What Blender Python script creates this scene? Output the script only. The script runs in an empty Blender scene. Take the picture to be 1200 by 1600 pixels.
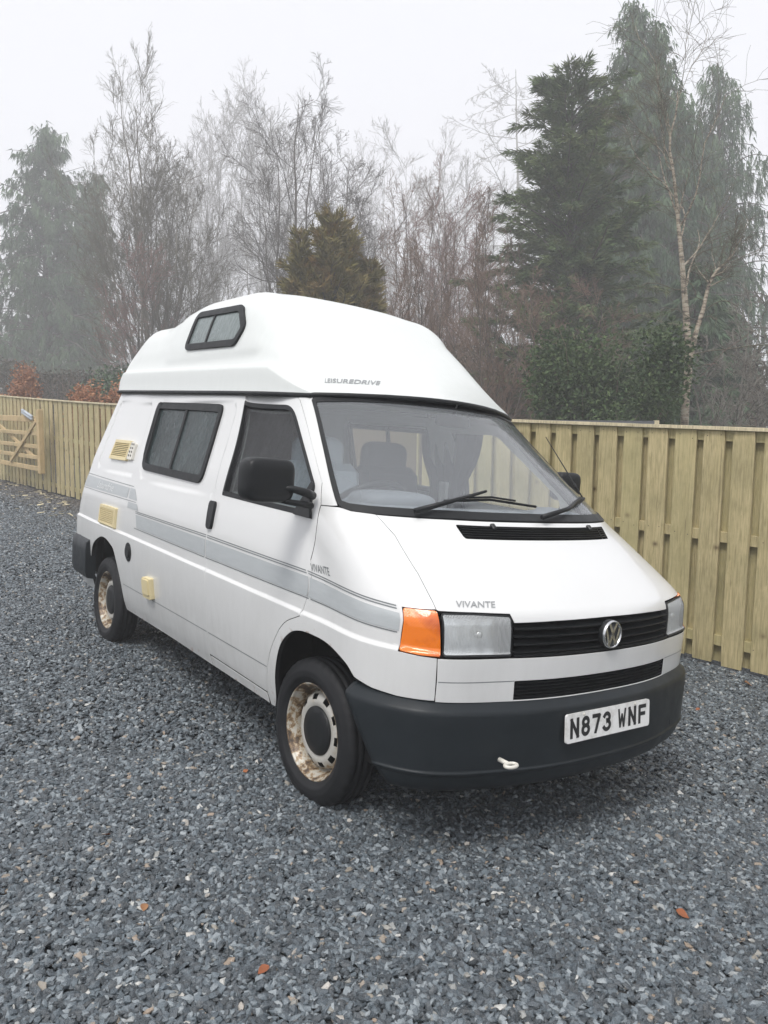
import bpy, math, random
import numpy as np
from mathutils import Matrix, Vector
from mathutils.geometry import delaunay_2d_cdt

S = bpy.context.scene
C = S.collection
rng = np.random.default_rng(7)
random.seed(7)

# ------------------------------------------------------------------ frame of the sloping drive
UP = np.array([-.012071, -.073681, .997209])          # true vertical in the van's frame
zc = np.array([0, 0, 1.]); _v = np.cross(UP, zc); _c = UP @ zc
_K = np.array([[0, -_v[2], _v[1]], [_v[2], 0, -_v[0]], [-_v[1], _v[0], 0]])
T3 = np.eye(3) + _K + _K @ _K / (1 + _c)
T4 = Matrix([list(T3[0]) + [0], list(T3[1]) + [0], list(T3[2]) + [0], [0, 0, 0, 1]])
GN = T3 @ zc                                            # normal of the drive

# ------------------------------------------------------------------ camera
def cam_axes(yaw, pitch, roll):
    f = np.array([math.cos(yaw)*math.cos(pitch), math.sin(yaw)*math.cos(pitch), -math.sin(pitch)])
    r = np.cross(f, [0, 0, 1]); r /= np.linalg.norm(r); u = np.cross(r, f)
    c, s = math.cos(roll), math.sin(roll)
    return c*r+s*u, -s*r+c*u, f
CAMP = T3 @ np.array([2.783376, -2.583779, 1.501672])
_r, _u, _f = [T3 @ a for a in cam_axes(2.510065, .07273498, .07712102)]
cd = bpy.data.cameras.new('camera'); cam = bpy.data.objects.new('camera', cd); C.objects.link(cam)
cd.sensor_fit = 'HORIZONTAL'; cd.sensor_width = 36; cd.lens = 36*1211.934/1200
cd.clip_start = .05; cd.clip_end = 600
cam.matrix_world = Matrix([[_r[0], _u[0], -_f[0], CAMP[0]], [_r[1], _u[1], -_f[1], CAMP[1]], [_r[2], _u[2], -_f[2], CAMP[2]], [0, 0, 0, 1]])
S.camera = cam

# ------------------------------------------------------------------ light
SUN_EL, SUN_AZ = math.radians(58), math.radians(-62)    # azimuth: direction towards the sun, from +X
W = bpy.data.worlds.new('World'); S.world = W; W.use_nodes = True
nt = W.node_tree; nt.nodes.clear()
def nn(nt, typ, **kw):
    n = nt.nodes.new(typ)
    for k, v in kw.items(): setattr(n, k, v)
    return n
o_ = nn(nt, 'ShaderNodeOutputWorld'); bg = nn(nt, 'ShaderNodeBackground'); sky = nn(nt, 'ShaderNodeTexSky', sky_type='NISHITA')
sky.sun_disc = False; sky.sun_elevation = SUN_EL; sky.sun_rotation = math.pi/2 - SUN_AZ
sky.dust_density = 6; sky.air_density = 1.2; sky.ozone_density = 1.5
hs = nn(nt, 'ShaderNodeHueSaturation'); hs.inputs['Saturation'].default_value = .10
mxw = nn(nt, 'ShaderNodeMixRGB'); mxw.inputs[0].default_value = .78; mxw.inputs[2].default_value = (6.2, 6.25, 6.65, 1)   # even cloud cover
nt.links.new(sky.outputs[0], hs.inputs['Color']); nt.links.new(hs.outputs[0], mxw.inputs[1])
nt.links.new(mxw.outputs[0], bg.inputs['Color']); bg.inputs['Strength'].default_value = .10
nt.links.new(bg.outputs[0], o_.inputs['Surface'])
sd = bpy.data.lights.new('sun', 'SUN'); sun = bpy.data.objects.new('sun', sd); C.objects.link(sun)
sd.energy = 1.5; sd.angle = math.radians(20); sd.color = (1, .97, .93)
_sv = Vector((math.cos(SUN_EL)*math.cos(SUN_AZ), math.cos(SUN_EL)*math.sin(SUN_AZ), math.sin(SUN_EL)))
sun.rotation_euler = _sv.to_track_quat('Z', 'Y').to_euler(); sun.location = _sv*60
S.view_settings.view_transform = 'Standard'; S.view_settings.look = 'None'
S.view_settings.exposure = 0.90; S.view_settings.gamma = 1; S.view_settings.use_curve_mapping = False
S.render.engine = 'CYCLES'
cy = S.cycles
cy.max_bounces = 10; cy.diffuse_bounces = 3; cy.glossy_bounces = 4; cy.transmission_bounces = 6; cy.transparent_max_bounces = 16; cy.volume_bounces = 4
cy.use_denoising = True
cy.sample_clamp_indirect = 6

# ------------------------------------------------------------------ materials
MATS = {}
class NT:
    def __init__(s, name, rough=.5, base=(.5,.5,.5), metal=0, spec=.5):
        m = bpy.data.materials.new(name); m.use_nodes = True; MATS[name] = m
        s.m = m; s.t = m.node_tree; s.b = s.t.nodes['Principled BSDF']; s.o = s.t.nodes['Material Output']
        s.b.inputs['Base Color'].default_value = (*base, 1); s.b.inputs['Roughness'].default_value = rough
        s.b.inputs['Metallic'].default_value = metal; s.b.inputs['Specular IOR Level'].default_value = spec
    def n(s, typ, **kw): return nn(s.t, typ, **kw)
    def l(s, a, b): s.t.links.new(a, b)
    def coord(s, kind='Object', scale=(1,1,1), loc=None):
        if kind == 'World': src = s.n('ShaderNodeNewGeometry').outputs['Position']
        else: src = s.n('ShaderNodeTexCoord').outputs[kind]
        mp = s.n('ShaderNodeMapping'); mp.inputs['Scale'].default_value = scale
        s.l(src, mp.inputs['Vector'])
        if loc is not None: s.l(loc, mp.inputs['Location'])
        return mp.outputs[0]
    def noise(s, vec, scale, detail=4, rough=.55, dist=0):
        k = s.n('ShaderNodeTexNoise'); k.inputs['Scale'].default_value = scale; k.inputs['Detail'].default_value = detail
        k.inputs['Roughness'].default_value = rough; k.inputs['Distortion'].default_value = dist
        s.l(vec, k.inputs['Vector']); return k.outputs['Fac']
    def ramp(s, fac, stops, interp='LINEAR'):
        r = s.n('ShaderNodeValToRGB'); r.color_ramp.interpolation = interp
        e = r.color_ramp.elements
        while len(e) < len(stops): e.new(.5)
        for k, (p, c) in enumerate(stops):
            e[k].position = p; e[k].color = (*c, 1) if len(c) == 3 else c
        s.l(fac, r.inputs[0]); return r.outputs[0]
    def mix(s, f, a, b, mode='MIX'):
        m = s.n('ShaderNodeMixRGB', blend_type=mode)
        for i, v in ((0, f), (1, a), (2, b)):
            if isinstance(v, (int, float)): m.inputs[i].default_value = v
            elif isinstance(v, tuple): m.inputs[i].default_value = (*v, 1)
            else: s.l(v, m.inputs[i])
        return m.outputs[0]
    def math(s, op, a, b=0.0, c=0.0):
        m = s.n('ShaderNodeMath', operation=op)
        for i, v in ((0, a), (1, b), (2, c)):
            if isinstance(v, (int, float)): m.inputs[i].default_value = v
            else: s.l(v, m.inputs[i])
        return m.outputs[0]
    def col(s, c): s.l(c, s.b.inputs['Base Color'])
    def rgh(s, c): s.l(c, s.b.inputs['Roughness'])
    def bump(s, h, strength=.3, dist=.01):
        b = s.n('ShaderNodeBump'); b.inputs['Strength'].default_value = strength; b.inputs['Distance'].default_value = dist
        s.l(h, b.inputs['Height']); s.l(b.outputs[0], s.b.inputs['Normal'])
def g3(v): return (v, v, v)

# van paint: white, a film of road dirt towards the sills and rust round the arches
k = NT('white_paint', .28)
p = k.coord('Object'); sep = k.n('ShaderNodeSeparateXYZ'); k.l(p, sep.inputs[0])
n1 = k.noise(p, 3.0, 6, .6); n2 = k.noise(k.coord('Object', (1, 1, .25)), 22, 5, .6)
low = k.n('ShaderNodeMapRange'); k.l(sep.outputs[2], low.inputs[0]); low.inputs[1].default_value = .95; low.inputs[2].default_value = .28
dirt = k.math('MULTIPLY', k.math('ADD', k.math('MULTIPLY', low.outputs[0], .85), .14), k.math('MULTIPLY', n1, n2))
c = k.mix(dirt, (.68, .685, .68), (.30, .30, .275))
def ringmask(cx, cz, r0, r1):
    dx = k.math('SUBTRACT', sep.outputs[0], cx); dz = k.math('SUBTRACT', sep.outputs[2], cz)
    r = k.math('SQRT', k.math('ADD', k.math('MULTIPLY', dx, dx), k.math('MULTIPLY', dz, dz)))
    mr = k.n('ShaderNodeMapRange'); k.l(r, mr.inputs[0]); mr.inputs[1].default_value = r1; mr.inputs[2].default_value = r0
    return mr.outputs[0]
rs = k.math('MULTIPLY', ringmask(.06, .38, .33, .40), k.math('GREATER_THAN', k.noise(p, 26, 4, .65), .60))
sl = k.n('ShaderNodeMapRange'); k.l(sep.outputs[2], sl.inputs[0]); sl.inputs[1].default_value = .36; sl.inputs[2].default_value = .29
rs2 = k.math('MULTIPLY', sl.outputs[0], k.math('GREATER_THAN', k.noise(p, 17, 4, .65), .62))
c = k.mix(k.math('MULTIPLY', k.math('MAXIMUM', rs, rs2), .8), c, (.24, .10, .03))
k.col(c); k.b.inputs['Coat Weight'].default_value = .6; k.b.inputs['Coat Roughness'].default_value = .06
k.bump(k.noise(p, 2.2, 2), .03, .02)
k = NT('gelcoat', .38)
p = k.coord('Object'); st = k.noise(k.coord('Object', (5, 5, .7)), 5, 5, .6)
k.col(k.mix(k.math('MULTIPLY', st, .30), (.70, .725, .712), (.52, .54, .50))); k.b.inputs['Coat Weight'].default_value = .25; k.b.inputs['Coat Roughness'].default_value = .15
k.bump(k.noise(p, 3.5, 3), .05, .02)
def plastic(name, base, rough, var=.4, bump=.08, sc=260):
    k = NT(name, rough); p = k.coord('Object')
    n = k.noise(p, 5, 5, .6)
    k.col(k.mix(n, base, tuple(min(1, b*(1+var)+.004) for b in base)))
    k.b.inputs['Specular IOR Level'].default_value = .3 if max(base) < .02 else .5
    k.rgh(k.math('ADD', k.math('MULTIPLY', k.noise(p, 14, 4), .25), rough-.12)); k.bump(k.noise(p, sc, 2), bump, .002)
    return k
plastic('black_plastic', (.006, .007, .008), .42)
plastic('bumper_plastic', (.007, .010, .0125), .44, .7, .10, 300)
plastic('black_rubber', (.006, .007, .008), .5)
plastic('dark_void', (.004, .004, .005), .9, .1)  # near-black painted in place of shade in shut gaps, holes and grilles
plastic('cream_plastic', (.62, .53, .31), .45, .15, .03)
plastic('cabin_trim', (.34, .355, .37), .7, .2)
plastic('cabin_lining', (.52, .52, .50), .85, .15)
plastic('dash_plastic', (.16, .175, .195), .6, .2)
plastic('dark_fabric', (.035, .030, .034), .95, .4, .3, 120)
plastic('seat_cover', (.42, .48, .54), .3, .2)
plastic('pale_fabric', (.55, .55, .54), .9, .1)
plastic('off_white_metal', (.62, .60, .54), .4, .1)
NT('grey_metal', .35, (.35, .36, .37), 1); NT('bright_metal', .2, (.8, .8, .8), 1)
NT('black_ink', .6, (.012, .012, .013)); 
k = NT('emblem_metal', .25, (.62, .63, .64), 1)
k = NT('grey_decal', .42); p = k.coord('Object'); k.col(k.mix(k.noise(k.coord('Object', (1, 1, 5)), 9, 5, .7), (.36, .385, .395), (.47, .495, .505))); k.b.inputs['Coat Weight'].default_value = .3
NT('dark_decal', .45, (.17, .185, .19)); NT('pale_decal', .4, (.74, .76, .76)); NT('silver_decal', .45, (.27, .28, .285))
k = NT('plate_white', .35); p = k.coord('Object'); k.col(k.mix(k.ramp(k.noise(p, 16, 5, .7), [(.45, g3(0)), (.75, g3(1))]), (.80, .80, .79), (.50, .49, .46))); k.b.inputs['Coat Weight'].default_value = .5
# tyre
k = NT('tyre_rubber', .62, spec=.25); p = k.coord('Object'); k.col(k.mix(k.noise(p, 9, 6, .65), (.006, .0065, .008), (.018, .019, .021))); k.bump(k.noise(p, 150, 2), .15, .003)
# rusty steel wheel
k = NT('rusty_steel', .42); p = k.coord('Object')
n = k.noise(p, 16, 8, .68); n2 = k.noise(p, 60, 4, .6); sep = k.n('ShaderNodeSeparateXYZ'); k.l(p, sep.inputs[0])
rr = k.math('SQRT', k.math('ADD', k.math('MULTIPLY', sep.outputs[0], sep.outputs[0]), k.math('MULTIPLY', sep.outputs[2], sep.outputs[2])))
mr = k.n('ShaderNodeMapRange'); k.l(rr, mr.inputs[0]); mr.inputs[1].default_value = .135; mr.inputs[2].default_value = .185
n = k.math('ADD', n, k.math('MULTIPLY', k.math('SUBTRACT', mr.outputs[0], .62), .17))
c = k.ramp(n, [(.42, (.50, .495, .465)), (.535, (.47, .44, .37)), (.575, (.28, .19, .10)), (.63, (.085, .05, .03)), (.70, (.015, .011, .009))])
k.col(k.mix(k.math('MULTIPLY', n2, .25), c, (.25, .2, .14))); k.b.inputs['Metallic'].default_value = .15; k.bump(n, .5, .004)
# glass: clear pane
def glass(name, tint, wet=0.0, fog=0.0, fogc=(.4,.45,.45), even=False, rough=.02):
    k = NT(name); t = k.t
    t.nodes.remove(k.b)
    tr = k.n('ShaderNodeBsdfTransparent'); tr.inputs[0].default_value = (*tint, 1)
    gl = k.n('ShaderNodeBsdfGlossy'); gl.inputs['Roughness'].default_value = rough
    fr = k.n('ShaderNodeLayerWeight'); fr.inputs[0].default_value = .5
    p = k.coord('Object')
    if wet:
        sc = k.coord('Object', (1, 1, .22))
        v = k.n('ShaderNodeTexVoronoi'); v.inputs['Scale'].default_value = 75; k.l(p, v.inputs['Vector'])
        drops = k.math('SUBTRACT', .5, v.outputs['Distance'])
        s1 = k.noise(sc, 60, 4, .6); h = k.math('ADD', k.math('MULTIPLY', drops, .8), s1)
        bp = k.n('ShaderNodeBump'); bp.inputs['Strength'].default_value = wet; bp.inputs['Distance'].default_value = .004
        k.l(h, bp.inputs['Height']); k.l(bp.outputs[0], gl.inputs['Normal']); k.l(bp.outputs[0], fr.inputs['Normal'])
    mx = k.n('ShaderNodeMixShader'); k.l(k.math('ADD', .045, k.math('MULTIPLY', .95, k.math('POWER', fr.outputs['Facing'], 5.0))), mx.inputs[0]); k.l(tr.outputs[0], mx.inputs[1]); k.l(gl.outputs[0], mx.inputs[2])
    out = mx.outputs[0]
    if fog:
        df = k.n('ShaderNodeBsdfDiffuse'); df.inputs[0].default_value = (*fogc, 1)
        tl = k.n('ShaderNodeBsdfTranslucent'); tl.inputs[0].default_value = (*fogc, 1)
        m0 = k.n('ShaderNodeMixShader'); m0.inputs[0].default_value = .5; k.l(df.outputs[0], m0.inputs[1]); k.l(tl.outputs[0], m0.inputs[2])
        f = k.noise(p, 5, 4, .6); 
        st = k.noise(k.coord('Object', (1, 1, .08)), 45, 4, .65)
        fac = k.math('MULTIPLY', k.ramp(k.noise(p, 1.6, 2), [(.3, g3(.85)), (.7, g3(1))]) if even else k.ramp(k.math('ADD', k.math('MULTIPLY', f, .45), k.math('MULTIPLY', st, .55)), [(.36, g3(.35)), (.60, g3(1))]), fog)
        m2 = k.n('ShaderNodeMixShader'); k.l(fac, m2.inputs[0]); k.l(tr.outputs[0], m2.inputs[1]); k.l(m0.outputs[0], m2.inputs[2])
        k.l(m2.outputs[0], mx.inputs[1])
    k.l(out, k.o.inputs['Surface'])
glass('windscreen_glass', (.94, .97, .96), .0, .31, (.76, .80, .84), even=True)  # pale film: mist, plus the sky's reflected veil put into its colour
glass('door_glass', (.55, .60, .60), .7, .24, (.13, .125, .135))
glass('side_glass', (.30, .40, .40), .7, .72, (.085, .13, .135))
glass('roof_glass', (.55, .62, .62), .25, .75, (.36, .41, .41))
glass('clear_glass', (.93, .95, .93))
# lamp lenses
k = NT('lamp_lens', .1); t = k.t; t.nodes.remove(k.b)
tr = k.n('ShaderNodeBsdfTransparent'); tr.inputs[0].default_value = (.93, .95, .95, 1); gl = k.n('ShaderNodeBsdfGlossy'); gl.inputs['Roughness'].default_value = .08
w = k.n('ShaderNodeTexWave', wave_type='BANDS', bands_direction='Y'); w.inputs['Scale'].default_value = 62; k.l(k.coord('Object'), w.inputs['Vector'])
bp = k.n('ShaderNodeBump'); bp.inputs['Strength'].default_value = .7; bp.inputs['Distance'].default_value = .006; k.l(w.outputs['Fac'], bp.inputs['Height']); k.l(bp.outputs[0], gl.inputs['Normal'])
mx = k.n('ShaderNodeMixShader'); lw = k.n('ShaderNodeLayerWeight'); lw.inputs[0].default_value = .5; k.l(bp.outputs[0], lw.inputs['Normal'])
k.l(k.math('ADD', k.math('MULTIPLY', lw.outputs['Facing'], .35), .10), mx.inputs[0]); k.l(tr.outputs[0], mx.inputs[1]); k.l(gl.outputs[0], mx.inputs[2]); df = k.n('ShaderNodeBsdfDiffuse'); df.inputs[0].default_value = (.82, .85, .86, 1); m9 = k.n('ShaderNodeMixShader'); k.l(k.math('ADD', .16, k.math('MULTIPLY', w.outputs['Fac'], .34)), m9.inputs[0]); k.l(mx.outputs[0], m9.inputs[1]); k.l(df.outputs[0], m9.inputs[2]); k.l(m9.outputs[0], k.o.inputs['Surface'])  # white diffuse share stands in for bright sky reflected in the lamp
k = NT('reflector', .34, (.86, .88, .90), .75); w = k.n('ShaderNodeTexWave', wave_type='BANDS', bands_direction='Y'); w.inputs['Scale'].default_value = 5; w.inputs['Distortion'].default_value = 2; k.l(k.coord('Object'), w.inputs['Vector']); k.bump(w.outputs['Fac'], .6, .01)
k = NT('amber_lens', .12, (.85, .22, .008)); k.b.inputs['Coat Weight'].default_value = .8
ch = k.n('ShaderNodeTexChecker'); w = k.n('ShaderNodeTexWave', wave_type='BANDS', bands_direction='DIAGONAL'); w.inputs['Scale'].default_value = 75; k.l(k.coord('Object'), w.inputs['Vector'])
k.bump(w.outputs['Fac'], .25, .002); k.col(k.mix(k.ramp(k.noise(k.coord('Object', (1, 1, 1)), 9, 3), [(.4, g3(0)), (.62, g3(1))]), (.80, .185, .004), (.50, .085, .003)))

# treated fence timber
def timber(name, a, b, grn, knot=1.0):
    k = NT(name, .72); oi = k.n('ShaderNodeObjectInfo')
    cmb = k.n('ShaderNodeCombineXYZ'); r10 = k.math('MULTIPLY', oi.outputs['Random'], 37.0); k.l(r10, cmb.inputs[0]); k.l(k.math('MULTIPLY', oi.outputs['Random'], 91.0), cmb.inputs[2])
    fine = k.noise(k.coord('World', (16, 16, .9), cmb.outputs[0]), 6, 6, .62, .8)
    broad = k.noise(k.coord('World', (5, 5, .35), cmb.outputs[0]), 3, 4, .6, 1.2)
    v = k.n('ShaderNodeTexVoronoi', feature='F1'); v.inputs['Scale'].default_value = 1; v.inputs['Randomness'].default_value = 1
    k.l(k.coord('World', (3.4, 3.4, 4.2), cmb.outputs[0]), v.inputs['Vector'])
    kn = k.ramp(v.outputs['Distance'], [(.035, g3(1)), (.065, g3(.55)), (.11, g3(.18)), (.17, g3(0))])
    crk = k.ramp(k.noise(k.coord('World', (22, 22, .55), cmb.outputs[0]), 3.2, 3, .5, .4), [(.665, g3(0)), (.70, g3(1))])
    c = k.mix(broad, a, b); c = k.mix(k.ramp(fine, [(.42, g3(0)), (.66, g3(1))]), c, tuple(x*.62 for x in a))
    c = k.mix(k.math('MULTIPLY', oi.outputs['Random'], .55), c, grn)
    st = k.noise(k.coord('World', (1.2, 1.2, 1.2), cmb.outputs[0]), 1.6, 5, .65)
    c = k.mix(k.ramp(st, [(.45, g3(0)), (.75, g3(.5))]), c, (.16, .15, .07))
    c = k.mix(k.math('MULTIPLY', kn, .8*knot), c, (.085, .05, .02)); c = k.mix(k.math('MULTIPLY', crk, .55*knot), c, (.12, .085, .04))
    k.col(c); k.bump(k.math('ADD', fine, k.math('MULTIPLY', kn, .5)), .3, .004)
timber('fence_timber', (.49, .405, .205), (.60, .505, .30), (.44, .395, .195))
timber('capping_timber', (.68, .58, .38), (.74, .66, .46), (.62, .56, .38), .3)
timber('gate_timber', (.56, .42, .22), (.64, .50, .28), (.54, .39, .20), .5)
timber('shed_timber', (.16, .12, .08), (.2, .15, .1), (.14, .11, .08))
plastic('roof_felt', (.10, .105, .115), .8, .3)
plastic('galvanised', (.38, .42, .46), .4, .2)
# gravel
k = NT('gravel_stone', .5, spec=.75); oi = k.n('ShaderNodeObjectInfo')
c = k.ramp(oi.outputs['Random'], [(0, (.006, .010, .014)), (.30, (.018, .027, .036)), (.58, (.046, .064, .080)), (.80, (.115, .145, .168)), (.96, (.29, .325, .345)), (.98, (.28, .25, .20)), (.989, (.33, .23, .15)), (.995, (.58, .57, .53))], 'LINEAR')
n = k.noise(k.coord('Object'), 3.5, 5, .65); c = k.mix(k.math('MULTIPLY', n, .35), c, (.28, .31, .33))
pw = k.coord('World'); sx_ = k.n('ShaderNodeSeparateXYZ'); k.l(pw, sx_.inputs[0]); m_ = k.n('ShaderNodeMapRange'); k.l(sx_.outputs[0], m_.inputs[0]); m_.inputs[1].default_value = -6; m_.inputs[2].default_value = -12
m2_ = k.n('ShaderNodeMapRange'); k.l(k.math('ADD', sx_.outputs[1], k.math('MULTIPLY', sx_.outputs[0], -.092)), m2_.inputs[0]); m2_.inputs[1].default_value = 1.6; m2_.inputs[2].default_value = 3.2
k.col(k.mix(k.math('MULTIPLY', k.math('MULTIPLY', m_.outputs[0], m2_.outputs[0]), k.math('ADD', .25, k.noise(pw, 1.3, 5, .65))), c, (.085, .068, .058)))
k.rgh(k.math('ADD', k.math('MULTIPLY', n, .38), .10)); k.bump(n, .35, .08)
k = NT('gravel_ground', .75); p = k.coord('World')
v = k.n('ShaderNodeTexVoronoi'); v.inputs['Scale'].default_value = 48; k.l(p, v.inputs['Vector'])
v2 = k.n('ShaderNodeTexVoronoi'); v2.inputs['Scale'].default_value = 23; k.l(p, v2.inputs['Vector'])
sp = k.n('ShaderNodeSeparateColor'); k.l(v.outputs['Color'], sp.inputs[0])
c = k.ramp(sp.outputs[0], [(0, (.006, .008, .011)), (.5, (.026, .034, .041)), (.85, (.08, .095, .105)), (.97, (.16, .165, .16))])
n = k.noise(p, .9, 5, .6); c = k.mix(k.ramp(n, [(.45, g3(0)), (.7, g3(.6))]), c, (.07, .062, .055))
k.col(c); k.bump(k.math('SUBTRACT', 1.0, k.math('ADD', v.outputs['Distance'], v2.outputs['Distance'])), .9, .025)
k = NT('dead_leaf', .55); oi = k.n('ShaderNodeObjectInfo'); k.col(k.mix(k.noise(k.coord('Object'), 40, 4), k.ramp(oi.outputs['Random'], [(0, (.30, .085, .025)), (.5, (.42, .15, .05)), (1, (.36, .20, .09))]), (.15, .05, .02)))
# vegetation
def veg(name, a, b, rough=.75, scale=.35, third=None, tone=None):
    k = NT(name, rough, spec=.25); p = k.coord('World')
    n = k.noise(p, scale, 3, .6); n2 = k.noise(p, scale*9, 3, .7)
    f = k.ramp(k.math('ADD', k.math('MULTIPLY', n, .55), k.math('MULTIPLY', n2, .45)), [(.36, g3(0)), (.64, g3(1))])
    c = k.mix(f, a, b)
    if third:
        c = k.mix(k.ramp(k.noise(p, scale*2.3, 3, .6), [(.50, g3(0)), (.66, g3(.85))]), c, third)
    if tone:
        at_ = k.n('ShaderNodeAttribute'); at_.attribute_name = 'tone'; c = k.mix(k.math('MULTIPLY', at_.outputs['Fac'], .8), c, tone)
    k.col(c)
veg('cypress_green', (.012, .032, .017), (.075, .130, .068), scale=.55, tone=(.130, .190, .100))
veg('cedar_green', (.018, .044, .018), (.095, .150, .055), scale=.7, third=(.125, .130, .05), tone=(.170, .220, .085))
veg('laurel_green', (.024, .052, .024), (.075, .120, .045), scale=.9, tone=(.12, .165, .065))
veg('olive_needles', (.11, .105, .034), (.18, .155, .050), scale=.9, third=(.26, .145, .055), tone=(.28, .235, .10))
veg('beech_leaves', (.20, .090, .055), (.42, .20, .105), scale=1.5, tone=(.50, .27, .15))
veg('grey_bark', (.13, .12, .10), (.22, .205, .175), scale=2)
veg('dark_bark', (.065, .057, .048), (.12, .105, .088), scale=2)
veg('brown_twigs', (.17, .115, .09), (.24, .175, .135), scale=1.2)
veg('red_twigs', (.20, .115, .10), (.25, .16, .13), scale=1.2)
veg('olive_twigs', (.10, .092, .062), (.16, .148, .105), scale=1.2)
veg('undergrowth_mix', (.035, .040, .024), (.085, .068, .042), scale=1.3)
k = NT('birch_bark', .7); p = k.coord('World'); sep = k.coord('World', (2.5, 2.5, 9)); n = k.noise(sep, 2.2, 5, .65)
k.col(k.ramp(n, [(.36, (.36, .325, .26)), (.50, (.29, .245, .18)), (.58, (.12, .095, .07)), (.70, (.035, .03, .026))])); k.bump(n, .4, .02)

# ------------------------------------------------------------------ mesh helpers
def mk(name, V, F, mat, parent=None, smooth=True, N=None, mats=None, mi=None, link=True, tone=None):
    V = np.asarray(V, dtype=np.float32).reshape(-1, 3)
    me = bpy.data.meshes.new(name)
    if isinstance(F, np.ndarray):
        nf, ns = F.shape
        me.vertices.add(len(V)); me.vertices.foreach_set('co', V.ravel())
        me.loops.add(nf*ns); me.loops.foreach_set('vertex_index', F.astype(np.int32).ravel())
        me.polygons.add(nf); me.polygons.foreach_set('loop_start', np.arange(0, nf*ns, ns, dtype=np.int32))
        me.update(calc_edges=True)
    else:
        me.from_pydata([tuple(map(float, v)) for v in V], [], [tuple(int(i) for i in f) for f in F]); me.update()
    for m in (mats or [mat]): me.materials.append(MATS[m] if isinstance(m, str) else m)
    if mi is not None: me.polygons.foreach_set('material_index', np.asarray(mi, dtype=np.int32))
    sm = np.full(len(me.polygons), bool(smooth)) if not isinstance(smooth, np.ndarray) else smooth
    me.polygons.foreach_set('use_smooth', sm)
    me.validate(clean_customdata=False)
    if N is not None: me.normals_split_custom_set_from_vertices([tuple(map(float, n)) for n in N])
    if tone is not None: me.attributes.new('tone', 'FLOAT', 'POINT').data.foreach_set('value', np.asarray(tone, dtype=np.float32))
    o = bpy.data.objects.new(name, me)
    if link: C.objects.link(o)
    if parent is not None: o.parent = parent
    return o
def thing(name, label, cat, mat=None, group=None):
    o = bpy.data.objects.new(name, None); C.objects.link(o); o.empty_display_size = .2
    if mat is not None: o.matrix_world = mat
    tag(o, label, cat, group); return o
def tag(o, label=None, cat=None, group=None, kind=None):
    if label: o['label'] = label
    if cat: o['category'] = cat
    if group: o['group'] = group
    if kind: o['kind'] = kind
    return o
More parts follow.
